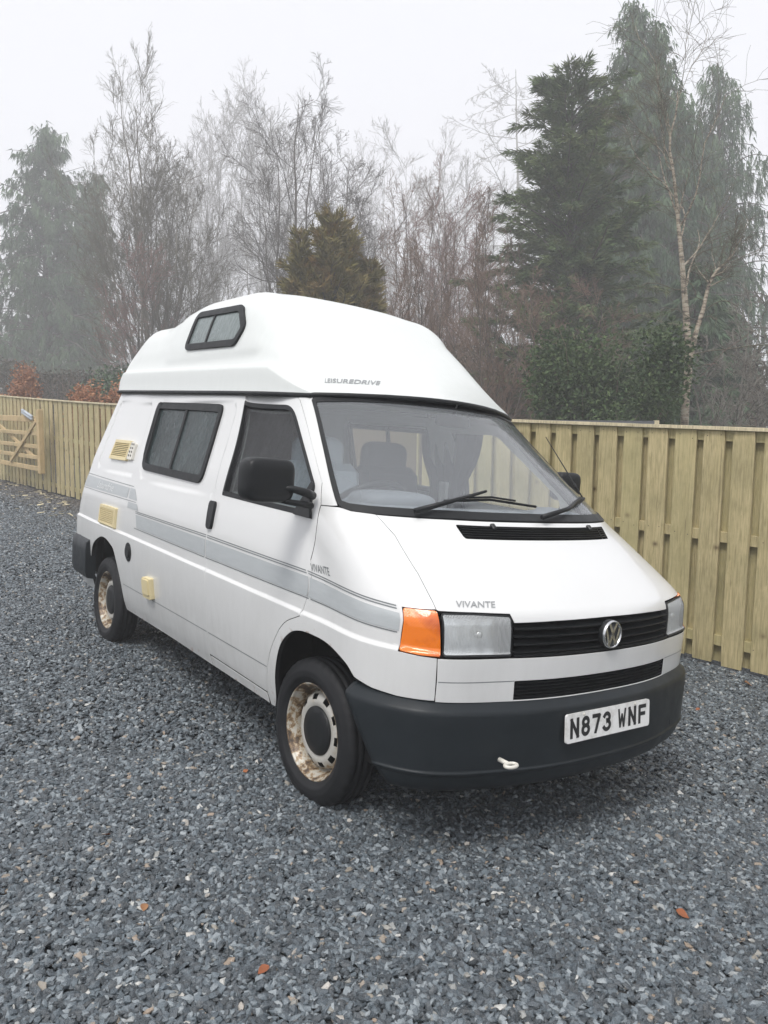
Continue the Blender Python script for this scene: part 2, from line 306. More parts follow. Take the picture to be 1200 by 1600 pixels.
class MB:
    """collects simple solids into one mesh"""
    def __init__(s): s.V = []; s.F = []; s.sm = []
    def add(s, V, F, smooth=False):
        b = sum(len(v) for v in s.V); s.V.append(np.asarray(V, float).reshape(-1, 3)); s.F += [tuple(b+int(i) for i in f) for f in F]; s.sm += [smooth]*len(F)
        return s
    def box(s, c, h, R=None, bev=.0):
        h = np.asarray(h, float); bev = min(bev, h.min()*.9)
        if bev <= 0:
            P = np.array([[x, y, z] for x in (-1, 1) for y in (-1, 1) for z in (-1, 1)])*h
            F = [(0,1,3,2),(4,6,7,5),(0,4,5,1),(2,3,7,6),(0,2,6,4),(1,5,7,3)]
        else:
            P = []; idx = {}
            for sx in (-1,1):
                for sy in (-1,1):
                    for sz in (-1,1):
                        for ax in range(3):
                            q = np.array([sx, sy, sz])*(h-bev); q[ax] += np.array([sx, sy, sz])[ax]*bev
                            idx[(sx,sy,sz,ax)] = len(P); P.append(q)
            F = []
            for ax in range(3):
                a, b = [(1,2),(2,0),(0,1)][ax]
                for s_ in (-1,1):
                    f = []
                    for u, v in ((-1,-1),(1,-1),(1,1),(-1,1)):
                        k_ = [0,0,0]; k_[ax] = s_; k_[a] = u; k_[b] = v; f.append(idx[(*k_, ax)])
                    F.append(f if s_ > 0 else f[::-1])
                for u in (-1,1):
                    for v in (-1,1):
                        q = [0,0,0]; q[a] = u; q[b] = v
                        e = []
                        for w_, aa in ((-1,a),(1,a),(1,b),(-1,b)):
                            k_ = q[:]; k_[ax] = w_; e.append(idx[(*k_, aa)])
                        F.append(e if u*v > 0 else e[::-1])
            for sx in (-1,1):
                for sy in (-1,1):
                    for sz in (-1,1):
                        f = [idx[(sx,sy,sz,a)] for a in range(3)]; F.append(f if sx*sy*sz > 0 else f[::-1])
            P = np.array(P)
        if R is not None: P = P @ np.asarray(R).T
        return s.add(P+np.asarray(c), F)
    def tube(s, pts, r, n=8, cap=True):
        pts = np.asarray(pts, float); K = len(pts); r = np.broadcast_to(np.asarray(r, float), (K,))
        t = np.gradient(pts, axis=0); t /= np.linalg.norm(t, axis=1, keepdims=True)
        ref = np.array([0, 0, 1.]) if abs(t[:, 2]).mean() < .8 else np.array([1., 0, 0])
        a = np.cross(t, ref); a /= np.linalg.norm(a, axis=1, keepdims=True); b = np.cross(t, a)
        th = np.linspace(0, 2*np.pi, n, endpoint=False)
        V = pts[:, None]+r[:, None, None]*(np.cos(th)[None, :, None]*a[:, None]+np.sin(th)[None, :, None]*b[:, None])
        F = [(i*n+j, i*n+(j+1) % n, (i+1)*n+(j+1) % n, (i+1)*n+j) for i in range(K-1) for j in range(n)]
        if cap: F += [tuple(range(n-1, -1, -1)), tuple((K-1)*n+j for j in range(n))]
        return s.add(V, F, True)
    def lathe(s, prof, c, axis='y', n=48, sign=1, drop=None):
        """profile of (axial, radius); axial grows outwards along sign*axis"""
        th = np.linspace(0, 2*np.pi, n, endpoint=False); V = []
        for a, r in prof: V.append(np.stack([r*np.cos(th), np.full(n, sign*a), r*np.sin(th)], -1))
        V = np.concatenate(V)+np.asarray(c); F = []
        for i in range(len(prof)-1):
            for j in range(n):
                if drop and drop(i, j): continue
                q = (i*n+j, (i+1)*n+j, (i+1)*n+(j+1) % n, i*n+(j+1) % n)
                F.append(q if sign < 0 else q[::-1])
        return s.add(V, F, True)
    def build(s, name, mat, parent=None, smooth=None, **kw):
        sm = np.array(s.sm) if smooth is None else smooth
        return mk(name, np.concatenate(s.V), s.F, mat, parent, sm, **kw)
def rot(axis, a):
    return np.array(Matrix.Rotation(a, 3, axis))
# ---- body surface (van frame: x forward, y left, z up, origin under the front axle)
TK=np.array([-.95,-.16,-.07,0,.14,1.3,2.5,3.8,4.17,4.40,4.73,5.22])
TC=5.22
def pchip(xk,yk,x):
    xk=np.asarray(xk,float); yk=np.asarray(yk,float); x=np.asarray(x,float)
    h=np.diff(xk); d=np.diff(yk)/h
    m=np.zeros_like(yk)
    for i in range(1,len(xk)-1):
        if d[i-1]*d[i]>0:
            w1=2*h[i]+h[i-1]; w2=h[i]+2*h[i-1]
            m[i]=(w1+w2)/(w1/d[i-1]+w2/d[i])
    m[0]=d[0]; m[-1]=d[-1]
    i=np.clip(np.searchsorted(xk,x)-1,0,len(xk)-2)
    s=(x-xk[i])/h[i]
    return ((1+2*s)*(1-s)**2*yk[i]+s*(1-s)**2*h[i]*m[i]+s*s*(3-2*s)*yk[i+1]+s*s*(s-1)*h[i]*m[i+1])
WZ=([.20,.30,.38,.50,.70,.80,.90,1.0,1.1,1.2,1.3,1.5,1.7,1.84],
    [-.80,-.825,-.85,-.875,-.898,-.902,-.902,-.898,-.888,-.872,-.858,-.812,-.765,-.730])
RZ=([.2,.67,.86,1.0,1.15,1.5,1.84],[-3.72,-3.72,-3.71,-3.67,-3.60,-3.45,-3.30])
# front stations: z, S4 x,y, S5 x,y, S6 x,y, S7 x
FZ=np.array([
 [.20, .44,-.84, .62,-.76, .76,-.47, .82],
 [.60, .46,-.893, .655,-.785, .785,-.47, .835],
 [.79, .47,-.893, .665,-.785, .785,-.478, .840],
 [.90, .47,-.889, .660,-.785, .782,-.48, .836],
 [.94, .45,-.884, .640,-.78, .770,-.48, .818],
 [.97, .43,-.880, .610,-.775, .742,-.478, .788],
 [1.0, .40,-.876, .570,-.77, .705,-.476, .755],
 [1.1, .28,-.862, .430,-.748, .572,-.470, .632],
 [1.19,.15,-.845, .305,-.722, .447,-.462, .512],
 [1.25,.065,-.828,.225,-.700,.388,-.462,.452],
 [1.30,.01,-.820,.165,-.690,.325,-.452,.385],
 [1.50,-.22,-.757,-.10,-.64,.05,-.420,.13],
 [1.70,-.445,-.690,-.35,-.585,-.225,-.385,-.142],
 [1.84,-.60,-.655,-.52,-.555,-.42,-.365,-.335]])
def crease(x): return .797-.0118*(x-.618)
def body0(t,z):
    t=np.asarray(t,float); z=np.asarray(z,float)
    far=t>TC; tt=np.where(far,2*TC-t,t)
    W=pchip(*WZ,z); xr=pchip(*RZ,z)
    F=[pchip(FZ[:,0],FZ[:,k],z) for k in range(1,8)]
    X=np.stack([xr-.07,xr-.03,xr-.005,xr+.05,xr+.19,-2.40+0*z,-1.20+0*z,F[0]-.37,F[0],F[2],F[4],F[6]],-1)
    Y=np.stack([0*z,W+.12,W+.035,W+.008,W+.001,W,W,W*.35+(F[1]-.004)*.65,F[1],F[3],F[5],0*z],-1)
    # mirror one extra station past the centre
    Xe=np.concatenate([X,X[...,-2:-3:-1]],-1); Ye=np.concatenate([Y,-Y[...,-2:-3:-1]],-1)
    T=np.concatenate([TK,[2*TC-TK[-2]]])
    n=len(T)
    i=np.clip(np.searchsorted(T,tt,side='right')-1,0,n-3)
    def g(A,k): return np.take_along_axis(A,np.clip(k,0,n-1)[...,None],-1)[...,0]
    def tang(A,k):
        a=np.clip(k-1,0,n-1); b=np.clip(k+1,0,n-1)
        h0=np.maximum(T[k]-T[a],1e-9); h1=np.maximum(T[b]-T[k],1e-9)
        d0=(g(A,k)-g(A,a))/h0; d1=(g(A,b)-g(A,k))/h1
        m=(d0*h1+d1*h0)/(h0+h1)
        m=np.where(k==0,d1,m); m=np.where(k==n-1,d0,m)
        return m
    h=T[i+1]-T[i]; s=(tt-T[i])/h
    def ev(A):
        return ((1+2*s)*(1-s)**2*g(A,i)+s*(1-s)**2*h*tang(A,i)+s*s*(3-2*s)*g(A,i+1)+s*s*(s-1)*h*tang(A,i+1))
    x=ev(Xe); y=ev(Ye)
    y=np.where(far,-y,y)
    return np.stack([x,y,z],-1)
def rrect(a,b,ca,cb,ha,hb,r):
    qa=np.abs(a-ca)-ha+r; qb=np.abs(b-cb)-hb+r
    return np.minimum(np.maximum(qa,qb),0)+np.hypot(np.maximum(qa,0),np.maximum(qb,0))-r
def sstep(a,b,x):
    s=np.clip((x-a)/(b-a),0,1); return s*s*(3-2*s)
def body(t,z):
    p=body0(t,z); e=1e-3
    a=body0(np.asarray(t)+e,z)-p; b=body0(t,np.asarray(z)+e)-p
    n=np.cross(a,b); n=n/np.linalg.norm(n,axis=-1,keepdims=True)
    x=p[...,0]
    d=.013*(1-sstep(-.004,.012,z-crease(x)))*(1-sstep(1.0,1.01,z))
    tt=np.minimum(t,2*TC-np.asarray(t))
    # pressed panels of the rear side and around the side window
    for (xa,xb,za,zb) in ((-3.34,-2.46,1.22,1.745),(-2.36,-1.12,1.22,1.76)):
        sl=.30*(z-za)
        if xa>-3: sl=.06*(z-za)
        mid=(xa+xb)/2+sl*.5
        dd=rrect(x-sl*np.clip((xb-x)/(xb-xa),0,1),z+.02*(x+2),(xa+xb)/2,(za+zb)/2-.01,(xb-xa)/2,(zb-za)/2,.07)
        d=d-.008*(1-sstep(-.018,.0,dd))
    return p+n*d[...,None]
def bodyN(t,z,off=0.0):
    t=np.asarray(t,float); z=np.asarray(z,float)
    e=2e-3
    p=body(t,z); a=body(t+e,z)-body(t-e,z); b=body(t,z+e)-body(t,z-e)
    n=np.cross(a,b); n/=np.linalg.norm(n,axis=-1,keepdims=True)
    return p+n*off,n
# ---- high top loft
HX=np.array([-3.36,-3.30,-3.15,-2.95,-2.68,-2.50,-2.0,-1.5,-1.2,-1.0,-.82,-.68,-.58,-.52,-.495])
HH=np.array([.03,.181,.382,.501,.508,.544,.625,.629,.572,.44,.274,.143,.064,.023,.004])
HB=np.array([-.103,-.094,-.067,-.035,-.001,.001,.003,.011,.032,.033,.076,.142,.198,.245,.267])
HW=np.array([ .715,.732,.74,.743,.745,.745,.745,.745,.742,.735,.722,.705,.69,.678,.672])
HA=np.array([ .03, .07, .13, .15, .16, .16, .165,.165,.16,.15,.125,.09,.06,.03,.01])
def zgut(x): return 1.7595-.0241*x
def hightop(u,v,HH=HH,HA=HA):
    u=np.asarray(u,float); v=np.asarray(v,float)
    s=np.arange(len(HX),dtype=float)
    x=pchip(s,HX,u); h=pchip(s,HH,u); b=pchip(s,HB,u); w=pchip(s,HW,u); a=pchip(s,HA,u)
    vv=np.minimum(v,1-v)*2   # 0 edge .. 1 ridge
    hb=np.minimum(.135,.42*h); k=hb/.135
    py=[w+.014*k,w+.010*k,w+.000*k,w-.017*k,w-.017*k-.36*(a-.017*k).clip(0),w-.020*k-.78*(a-.02*k).clip(0),w-a-.05*np.minimum(1,h/.4),w-a-.20*np.minimum(1,h/.4),.25+0*w,0*w]
    pz=[0*h,.03*k,hb,hb+.010*k,hb+.02*k+.38*(h-hb-.02*k),hb+.02*k+.74*(h-hb-.02*k),hb+.02*k+.91*(h-hb-.02*k),hb+.02*k+.972*(h-hb-.02*k),.994*h,h]
    pv=np.array([0,.045,.19,.210,.40,.56,.66,.76,.88,1.0])
    PY=np.stack(py+[-py[-2]],-1); PZ=np.stack(pz+[pz[-2]],-1); T=np.concatenate([pv,[1.12]])
    n=len(T); i=np.clip(np.searchsorted(T,vv,side='right')-1,0,n-3)
    def ev(A):
        def g(k): return np.take_along_axis(A,np.clip(k,0,n-1)[...,None],-1)[...,0]
        def tg(k):
            aa=np.clip(k-1,0,n-1); bb=np.clip(k+1,0,n-1)
            h0=np.maximum(T[k]-T[aa],1e-9); h1=np.maximum(T[bb]-T[k],1e-9)
            d0=(g(k)-g(aa))/h0; d1=(g(bb)-g(k))/h1
            m=np.where(d0*d1>0,2*d0*d1/np.where(np.abs(d0+d1)<1e-9,1e-9,d0+d1),0); m=np.where(k==0,d1,m); return m
        hh=T[i+1]-T[i]; q=(vv-T[i])/hh
        return (1+2*q)*(1-q)**2*g(i)+q*(1-q)**2*hh*tg(i)+q*q*(3-2*q)*g(i+1)+q*q*(q-1)*hh*tg(i+1)
    y=ev(PY); z=ev(PZ)
    r=1-(y/np.maximum(w,1e-6))**2
    r=np.clip(r,0,1)
    X=x+b*r
    Z=zgut(x)+z+np.where(b>0,.022*b/.22*r,0)
    return np.stack([X,np.where(v>.5,y,-y),Z],-1)

# ------------------------------------------------------------------ panels cut from a curved surface
def dens(poly, sp, closed=True):
    out = []; n = len(poly)
    for i in range(n if closed else n-1):
        a = np.array(poly[i], float); b = np.array(poly[(i+1) % n], float)
        k = max(1, int(math.ceil(np.linalg.norm(b-a)/sp)))
        out += [a+(b-a)*j/k for j in range(k)]
    if not closed: out.append(np.array(poly[-1], float))
    return np.array(out)
def rnd(poly, r, seg=5):
    """round the corners of a polygon; r scalar or per-corner list"""
    n = len(poly); P = [np.array(p, float) for p in poly]; out = []
    for i in range(n):
        rr = r[i] if hasattr(r, '__len__') else r
        a = P[i-1]-P[i]; b = P[(i+1) % n]-P[i]; la = np.linalg.norm(a); lb = np.linalg.norm(b)
        if rr <= 0: out.append(P[i]); continue
        d = min(rr, la*.49, lb*.49); p0 = P[i]+a/la*d; p2 = P[i]+b/lb*d
        for j in range(seg+1):
            s = j/seg; out.append((1-s)**2*p0+2*s*(1-s)*P[i]+s*s*p2)
    return [tuple(p) for p in out]
def area(p): p = np.asarray(p); return .5*np.sum(p[:, 0]*np.roll(p[:, 1], -1)-np.roll(p[:, 0], -1)*p[:, 1])
def inset(p, d):
    p = np.asarray(p, float)
    if area(p) < 0: p = p[::-1]
    a = p-np.roll(p, 1, 0); b = np.roll(p, -1, 0)-p
    a /= np.linalg.norm(a, axis=1, keepdims=True)+1e-12; b /= np.linalg.norm(b, axis=1, keepdims=True)+1e-12
    na = np.stack([-a[:, 1], a[:, 0]], -1); nb = np.stack([-b[:, 1], b[:, 0]], -1)
    m = na+nb; m /= np.maximum((m*na).sum(1, keepdims=True), .5)
    return p+m*d
def inpoly(p, q):
    x, y = q[:, 0], q[:, 1]; r = np.zeros(len(q), bool); n = len(p)
    for i in range(n):
        x0, y0 = p[i-1]; x1, y1 = p[i]
        if y0 == y1: continue
        c = ((y0 > y) != (y1 > y)) & (x < (x1-x0)*(y-y0)/(y1-y0)+x0); r ^= c
    return r
def panel(name, outline, mat, parent=None, holes=(), surf=None, off=0., gap=.0026, depth=.024, sp=.04, rows=(), link=True):
    surf = surf or bodyN
    out = inset(dens(outline, min(sp, .03)), gap)
    hs_ = [inset(dens(h, min(sp, .03)), -gap)[::-1] for h in holes]
    lo, hi = out.min(0), out.max(0)
    ta = np.arange(lo[0]+sp/2, hi[0], sp); za = np.arange(lo[1]+sp/2, hi[1], sp)
    pts = [np.stack(np.meshgrid(ta, za), -1).reshape(-1, 2)] if len(ta) and len(za) else []
    for fz in rows: pts.append(np.stack([ta, fz(ta)], -1) if len(ta) else np.zeros((0, 2)))
    bnd = np.concatenate([out]+hs_)
    if pts:
        g = np.concatenate(pts); ok = inpoly(out, g)
        for h in hs_: ok &= ~inpoly(h, g)
        g = g[ok]
        if len(g):
            d2 = ((g[:, None]-bnd[None])**2).sum(-1).min(1); g = g[d2 > (.35*min(sp, .03))**2]
    else: g = np.zeros((0, 2))
    al = np.concatenate([bnd, g]); edges = []; b = 0
    for L in [out]+hs_:
        n = len(L); edges += [(b+i, b+(i+1) % n) for i in range(n)]; b += n
    vs, es, fs, *_ = delaunay_2d_cdt([Vector(p) for p in al], edges, [], 0, 1e-7)
    vs = np.array([tuple(v) for v in vs]); fs = np.array([f for f in fs if len(f) == 3])
    cen = vs[fs].mean(1); ok = inpoly(out, cen)
    for h in hs_: ok &= ~inpoly(h, cen)
    fs = fs[ok]
    q = vs[fs]; a2 = (q[:, 1, 0]-q[:, 0, 0])*(q[:, 2, 1]-q[:, 0, 1])-(q[:, 2, 0]-q[:, 0, 0])*(q[:, 1, 1]-q[:, 0, 1])
    fs[a2 < 0] = fs[a2 < 0][:, ::-1]
    P, N = surf(vs[:, 0], vs[:, 1], off)
    V = [P]; NN = [N]; F = [tuple(f) for f in fs]; nb_ = len(P); sm = [True]*len(F); mi = [0]*len(F)
    if depth > 0:
        for L in [out]+hs_:
            P0, N0 = surf(L[:, 0], L[:, 1], off); P1 = P0-N0*depth; n = len(L)
            tang = np.roll(P0, -1, 0)-np.roll(P0, 1, 0); wn = np.cross(tang, N0); wn /= np.linalg.norm(wn, axis=1, keepdims=True)+1e-12
            # a small rounded lip
            P0a = P0.copy(); r = min(.003, depth*.3)
            Pm = P0-N0*r+wn*0; V += [P0a+wn*0, P0-N0*r*.6+wn*r*.5, P1+wn*r*.5]; NN += [N0, wn*.75+N0*.25, wn]
            for k_ in range(2):
                F += [(nb_+k_*n+i, nb_+(k_+1)*n+i, nb_+(k_+1)*n+(i+1) % n, nb_+k_*n+(i+1) % n) for i in range(n)]
                sm += [True]*n; mi += [k_]*n
            nb_ += 3*n
    NN = np.concatenate(NN); NN /= np.linalg.norm(NN, axis=1, keepdims=True)+1e-12
    return mk(name, np.concatenate(V), F, mat, parent, np.array(sm), N=NN, link=link, mats=[mat, 'dark_void'] if mat == 'white_paint' else None, mi=mi if mat == 'white_paint' else None)  # deep gap walls coloured dark so the shut lines read as shaded
def M(poly): return [(2*TC-t, z) for t, z in poly][::-1]     # the same outline on the van's other side
def bar(name, t0, t1, z, sec, mat, parent, n=28, surf=None, close=True):
    """a bar with cross-section sec [(out, dz)] laid along the surface at height z (number or function)"""
    surf = surf or bodyN; t = np.linspace(t0, t1, n); zz = z(t) if callable(z) else np.full(n, z)
    V = []
    for o_, dz in sec:
        P, N = surf(t, zz, 0); h = N.copy(); h[:, 2] = 0; h /= np.linalg.norm(h, axis=1, keepdims=True)
        V.append(P+h*o_+np.array([0, 0, dz]))
    V = np.stack(V, 1); m = len(sec)
    F = [(i*m+j, i*m+(j+1) % m, (i+1)*m+(j+1) % m, (i+1)*m+j) for i in range(n-1) for j in range(m if close else m-1)]
    if close: F += [tuple(range(m))[::-1], tuple((n-1)*m+j for j in range(m))]
    return mk(name, V.reshape(-1, 3), F, mat, parent, False)
def text2d(txt, size=1, bold=0., shear=0., spacing=1.):
    cu = bpy.data.curves.new('lettering', 'FONT'); cu.body = txt; cu.size = size; cu.dimensions = '2D'; cu.fill_mode = 'BOTH'; cu.offset = bold; cu.shear = shear; cu.space_character = spacing; cu.resolution_u = 4
    o = bpy.data.objects.new('lettering', cu); C.objects.link(o); bpy.context.view_layer.update()
    me = o.to_mesh(); V = np.array([v.co[:2] for v in me.vertices]); F = [tuple(p.vertices) for p in me.polygons]
    o.to_mesh_clear(); bpy.data.objects.remove(o); bpy.data.curves.remove(cu)
    lo, hi = V.min(0), V.max(0); return (V-lo)/(hi-lo), F
def decal(name, txt, corners, surf, mat, parent, off=.002, bold=.0, shear=0., spacing=1.):
    V, F = text2d(txt, 1, bold, shear, spacing); BL, BR, TR, TL = [np.array(c, float) for c in corners]
    s, t = V[:, :1], V[:, 1:]; q = BL*(1-s)*(1-t)+BR*s*(1-t)+TR*s*t+TL*(1-s)*t
    P, N = surf(q[:, 0], q[:, 1], off)
    Fo = []
    for f in F:
        a, b, c = P[f[0]], P[f[1]], P[f[2]]
        Fo.append(f if np.dot(np.cross(b-a, c-a), N[f[0]]) > 0 else f[::-1])
    return mk(name, P, Fo, mat, parent, True, N=N)
def hightopN(u, v, off=0.):
    u = np.asarray(u, float); v = np.asarray(v, float); e = 2e-3
    a = hightop(np.minimum(u+e, 14), v)-hightop(np.maximum(u-e, 0), v); b = hightop(u, np.minimum(v+e, 1))-hightop(u, np.maximum(v-e, 0))
    n = np.cross(a, b); n /= np.linalg.norm(n, axis=-1, keepdims=True)+1e-12
    return hightop(u, v)+n*off, n
_ud = np.linspace(0, 14, 1401); _xd = pchip(np.arange(15.), HX, _ud)
def hside(x, z, off=0.):
    """near wall of the high top addressed by x and z"""
    x = np.asarray(x, float); z = np.asarray(z, float); u = np.interp(x, _xd, _ud)
    lo = np.zeros_like(x); hi = np.full_like(x, .42)
    for _ in range(40):
        m = (lo+hi)/2; zz = hightop(u, m)[..., 2]; up = zz < z; lo = np.where(up, m, lo); hi = np.where(up, hi, m)
    return hightopN(u, (lo+hi)/2, off)
def hfar(x, z, off=0.):
    P, N = hside(-np.asarray(x, float), z, off); s = np.array([1, -1, 1]); return P*s, N*s

# ================================================================== THE VAN
van = thing('camper_van', 'white high-roof camper van with grey side stripes and rusty wheels parked on gravel', 'camper van', T4)
rows = [lambda t, d=d: .797-.0118*(np.clip(t-3.7, -9, .62)-.618)+d for d in (-.012, -.006, -.001, .004, .009, .015)]
rows += [lambda t, d=d: .489+d+0*t for d in (-.012, -.005, 0, .005, .012)]
seamB = [(2.747, 1.786), (2.679, 1.546), (2.626, 1.288), (2.589, 1.003), (2.63, .794), (2.65, .614), (2.633, .363)]
seamA = [(4.081, 1.74), (4.103, 1.539), (4.12, 1.363), (4.064, 1.269), (3.965, 1.185), (3.761, 1.033), (3.68, .895), (3.65, .817), (3.645, .79)]
archseam = [(3.645, .79), (3.541, .746), (3.488, .705), (3.451, .658), (3.392, .56), (3.357, .456), (3.338, .359)]
archopen = [(4.098, .65), (4.033, .69), (3.91, .723), (3.787, .733), (3.656, .727), (3.565, .694), (3.489, .617), (3.443, .486), (3.427, .362), (3.402, .305)]
reararch = [(1.165, .30), (1.155, .348), (1.144, .502), (1.041, .683), (.93, .735), (.80, .758), (.67, .74), (.52, .67), (.44, .56), (.41, .45), (.40, .30)]
def smooth(p, k=5):
    p = np.array(p, float); d = np.r_[0, np.cumsum(np.linalg.norm(np.diff(p, axis=0), axis=1))]; q = np.concatenate([[2*p[0]-p[1]], p, [2*p[-1]-p[-2]]]); out = []
    for i in range(len(p)-1):
        a, b, c, e = q[i:i+4]
        for j in range(k):
            t = j/k; out.append(tuple(.5*((2*b)+(-a+c)*t+(2*a-5*b+4*c-e)*t*t+(-a+3*b-3*c+e)*t**3)))
    return out+[tuple(p[-1])]
archopen = smooth(archopen); archseam = smooth(archseam, 3); reararch = smooth(reararch)
side_win = rnd([(1.364, 1.742), (2.37, 1.715), (2.376, 1.264), (1.36, 1.287)], [.07, .06, .09, .10])
door_win = rnd([(2.957, 1.737), (4.012, 1.712), (4.067, 1.345), (3.942, 1.209), (2.736, 1.229)], [.03, .06, .02, .01, .01])
side_out = seamB[:1]+seamB[1:]+[(2.64, .30)]+[(1.9, .305)]+reararch+[(.10, .30), (-.10, .34), (-.10, 1.2), (-.10, 1.85), (.55, 1.848), (1.6, 1.834)]
side_out = [(t, z) for t, z in side_out]
door_out = [(2.747, 1.786), (3.882, 1.782), (4.035, 1.771), (4.062, 1.762)]+seamA+archseam[1:]+[(2.633, .363)]+seamB[::-1][1:-1]
def inwin(w, d): return [tuple(p) for p in inset(dens(w, .03), d)]
for far in (0, 1):
    mm = M if far else (lambda p: p); sgn = 1 if far else -1
    sp_ = panel('side_panel', mm(side_out), 'white_paint', van, holes=[mm(inwin(side_win, .012))], rows=([] if far else rows), sp=.06 if far else .02)
    # framed sliding window
    fr_ = panel('side_window', mm(side_win), 'black_rubber', van, holes=[mm(inwin(side_win, .042))], off=.012, gap=0, depth=.03, sp=.03)
    wi = inwin(side_win, .036); xm = 1.855
    gl_a = [(t, z) for t, z in wi if t < xm]; gl_b = [(t, z) for t, z in wi if t >= xm]
    def half(poly, left):
        p = np.array(poly); lo = p[(p[:, 0] < xm) if left else (p[:, 0] >= xm)]
        c = lo.mean(0); a = np.arctan2(lo[:, 1]-c[1], lo[:, 0]-c[0]); lo = lo[np.argsort(a)]
        top = p[np.argmin(np.abs(p[:, 0]-xm)+np.where(p[:, 1] > 1.5, 0, 9)), 1]; bot = p[np.argmin(np.abs(p[:, 0]-xm)+np.where(p[:, 1] < 1.5, 0, 9)), 1]
        q = np.concatenate([lo, [[xm, top], [xm, bot]]]); c = q.mean(0); a = np.arctan2(q[:, 1]-c[1], q[:, 0]-c[0]); return [tuple(v) for v in q[np.argsort(a)]]
    for lf in (True, False):
        panel('pane', mm(half(wi, lf)), 'clear_glass' if far else 'side_glass', fr_, off=-.004 if lf else .0, gap=0, depth=0, sp=.08)
    panel('divider', mm([(xm-.014, 1.30), (xm+.014, 1.30), (xm+.014, 1.705), (xm-.014, 1.705)]), 'black_rubber', fr_, off=.007, gap=0, depth=.015, sp=.05)
    dr = panel('front_door', mm(door_out), 'white_paint', van, holes=[mm(inwin(door_win, .010))], rows=([] if far else rows), sp=.06 if far else .025)
    panel('window_seal', mm(door_win), 'black_rubber', dr, holes=[mm(inwin(door_win, .022))], off=.003, gap=0, depth=.03, sp=.03)
    panel('pane', mm(inwin(door_win, .018)), 'clear_glass' if far else 'door_glass', dr, off=-.012, gap=0, depth=0, sp=.08)
    panel('mirror_mount', mm([(4.060, 1.36), (4.063, 1.345), (3.942, 1.205), (3.79, 1.207), (3.86, 1.245), (3.97, 1.30)]), 'black_plastic', dr, off=.014, gap=0, depth=.02, sp=.03)
    # door handle: dark pull with a recess behind
    panel('door_handle', mm(rnd([(2.583, 1.187), (2.672, 1.187), (2.655, 1.040), (2.590, 1.040)], .028)), 'black_plastic', dr, off=.016, gap=0, depth=.02, sp=.02)
    # wing with arch lip
    fen = [(4.064, 1.268), (4.174, 1.272), (4.355, 1.258), (4.411, 1.187), (4.437, 1.062), (4.437, .954), (4.295, .949), (4.287, .86), (4.285, .793), (4.367, .789), (4.434, .787), (4.442, .627), (4.300, .625), (4.191, .632)]+archopen+[(3.36, .303), (3.338, .359)]+archseam[::-1][1:]+seamA[::-1][1:5]
    panel('front_wing', mm(fen), 'white_paint', van, rows=([] if far else rows[:6]), sp=.05 if far else .025)
    panel('sill', mm([(2.645, .301), (3.345, .304), (3.330, .354), (2.640, .358)]), 'white_paint', van, sp=.05)
    # cabin pillar by the windscreen and lamps
    ind = rnd([(4.297, .949), (4.436, .952), (4.447, .792), (4.367, .791), (4.285, .796)], .012)
    il = panel('indicator_lamp', mm(ind), 'amber_lens', van, off=.004, gap=.002, depth=.03, sp=.02)
    hl = rnd([(4.448, .946), (4.578, .948), (4.722, .942), (4.725, .793), (4.567, .794), (4.452, .792)], .015)
    hb_ = panel('headlight', mm(hl), 'black_plastic', van, holes=[mm(inwin(hl, .007))], off=.004, gap=.0015, depth=.07, sp=.02)
    def bowl(t, z, off=0):
        P, N = bodyN(t, z, off); a = np.where(np.asarray(t) > TC, 2*TC-np.asarray(t), t)
        q = np.clip(1-((a-4.60)/.145)**2, 0, 1)*np.clip(1-((np.asarray(z)-.87)/.085)**2, 0, 1); return P-N*(.004+.06*np.sqrt(q))[..., None], N
    panel('reflector', mm(inwin(hl, .006)), 'reflector', hb_, surf=bowl, gap=0, depth=0, sp=.012)
    panel('bezel', mm([(4.684, .802), (4.717, .802), (4.715, .934), (4.684, .936)]), 'black_plastic', hb_, off=-.006, gap=0, depth=.02, sp=.03)
    panel('lens', mm(inwin(hl, .005)), 'lamp_lens', hb_, off=.003, gap=0, depth=0, sp=.03)
    P0, N0 = bodyN(np.array(4.60 if not far else 2*TC-4.60), np.array(.87), -.035); b = MB(); b.tube([P0, P0+N0*.02], [.016, .012], 12); b.build('bulb', 'bright_metal', hb_)
    # interior lining
    panel('cabin_lining', mm([(.05, .95), (4.05, .95), (4.10, 1.74), (2.7, 1.78), (.05, 1.83)]), 'cabin_lining', van, holes=[mm(inwin(side_win, -.01)), mm(inwin(door_win, .03))], off=-.045, gap=0, depth=0, sp=.12)
# tailgate
gt, gz = np.meshgrid(np.linspace(-.95, -.10, 16), np.linspace(.34, 1.85, 24), indexing='ij'); P, N = bodyN(gt.ravel(), gz.ravel())
Fg = [(i*24+j, (i+1)*24+j, (i+1)*24+j+1, i*24+j+1) for i in range(15) for j in range(23)]
P2 = P*np.array([1, -1, 1]); mk('tailgate', np.concatenate([P, P2]), Fg+[tuple(v+len(P) for v in f[::-1]) for f in Fg], 'white_paint', van)

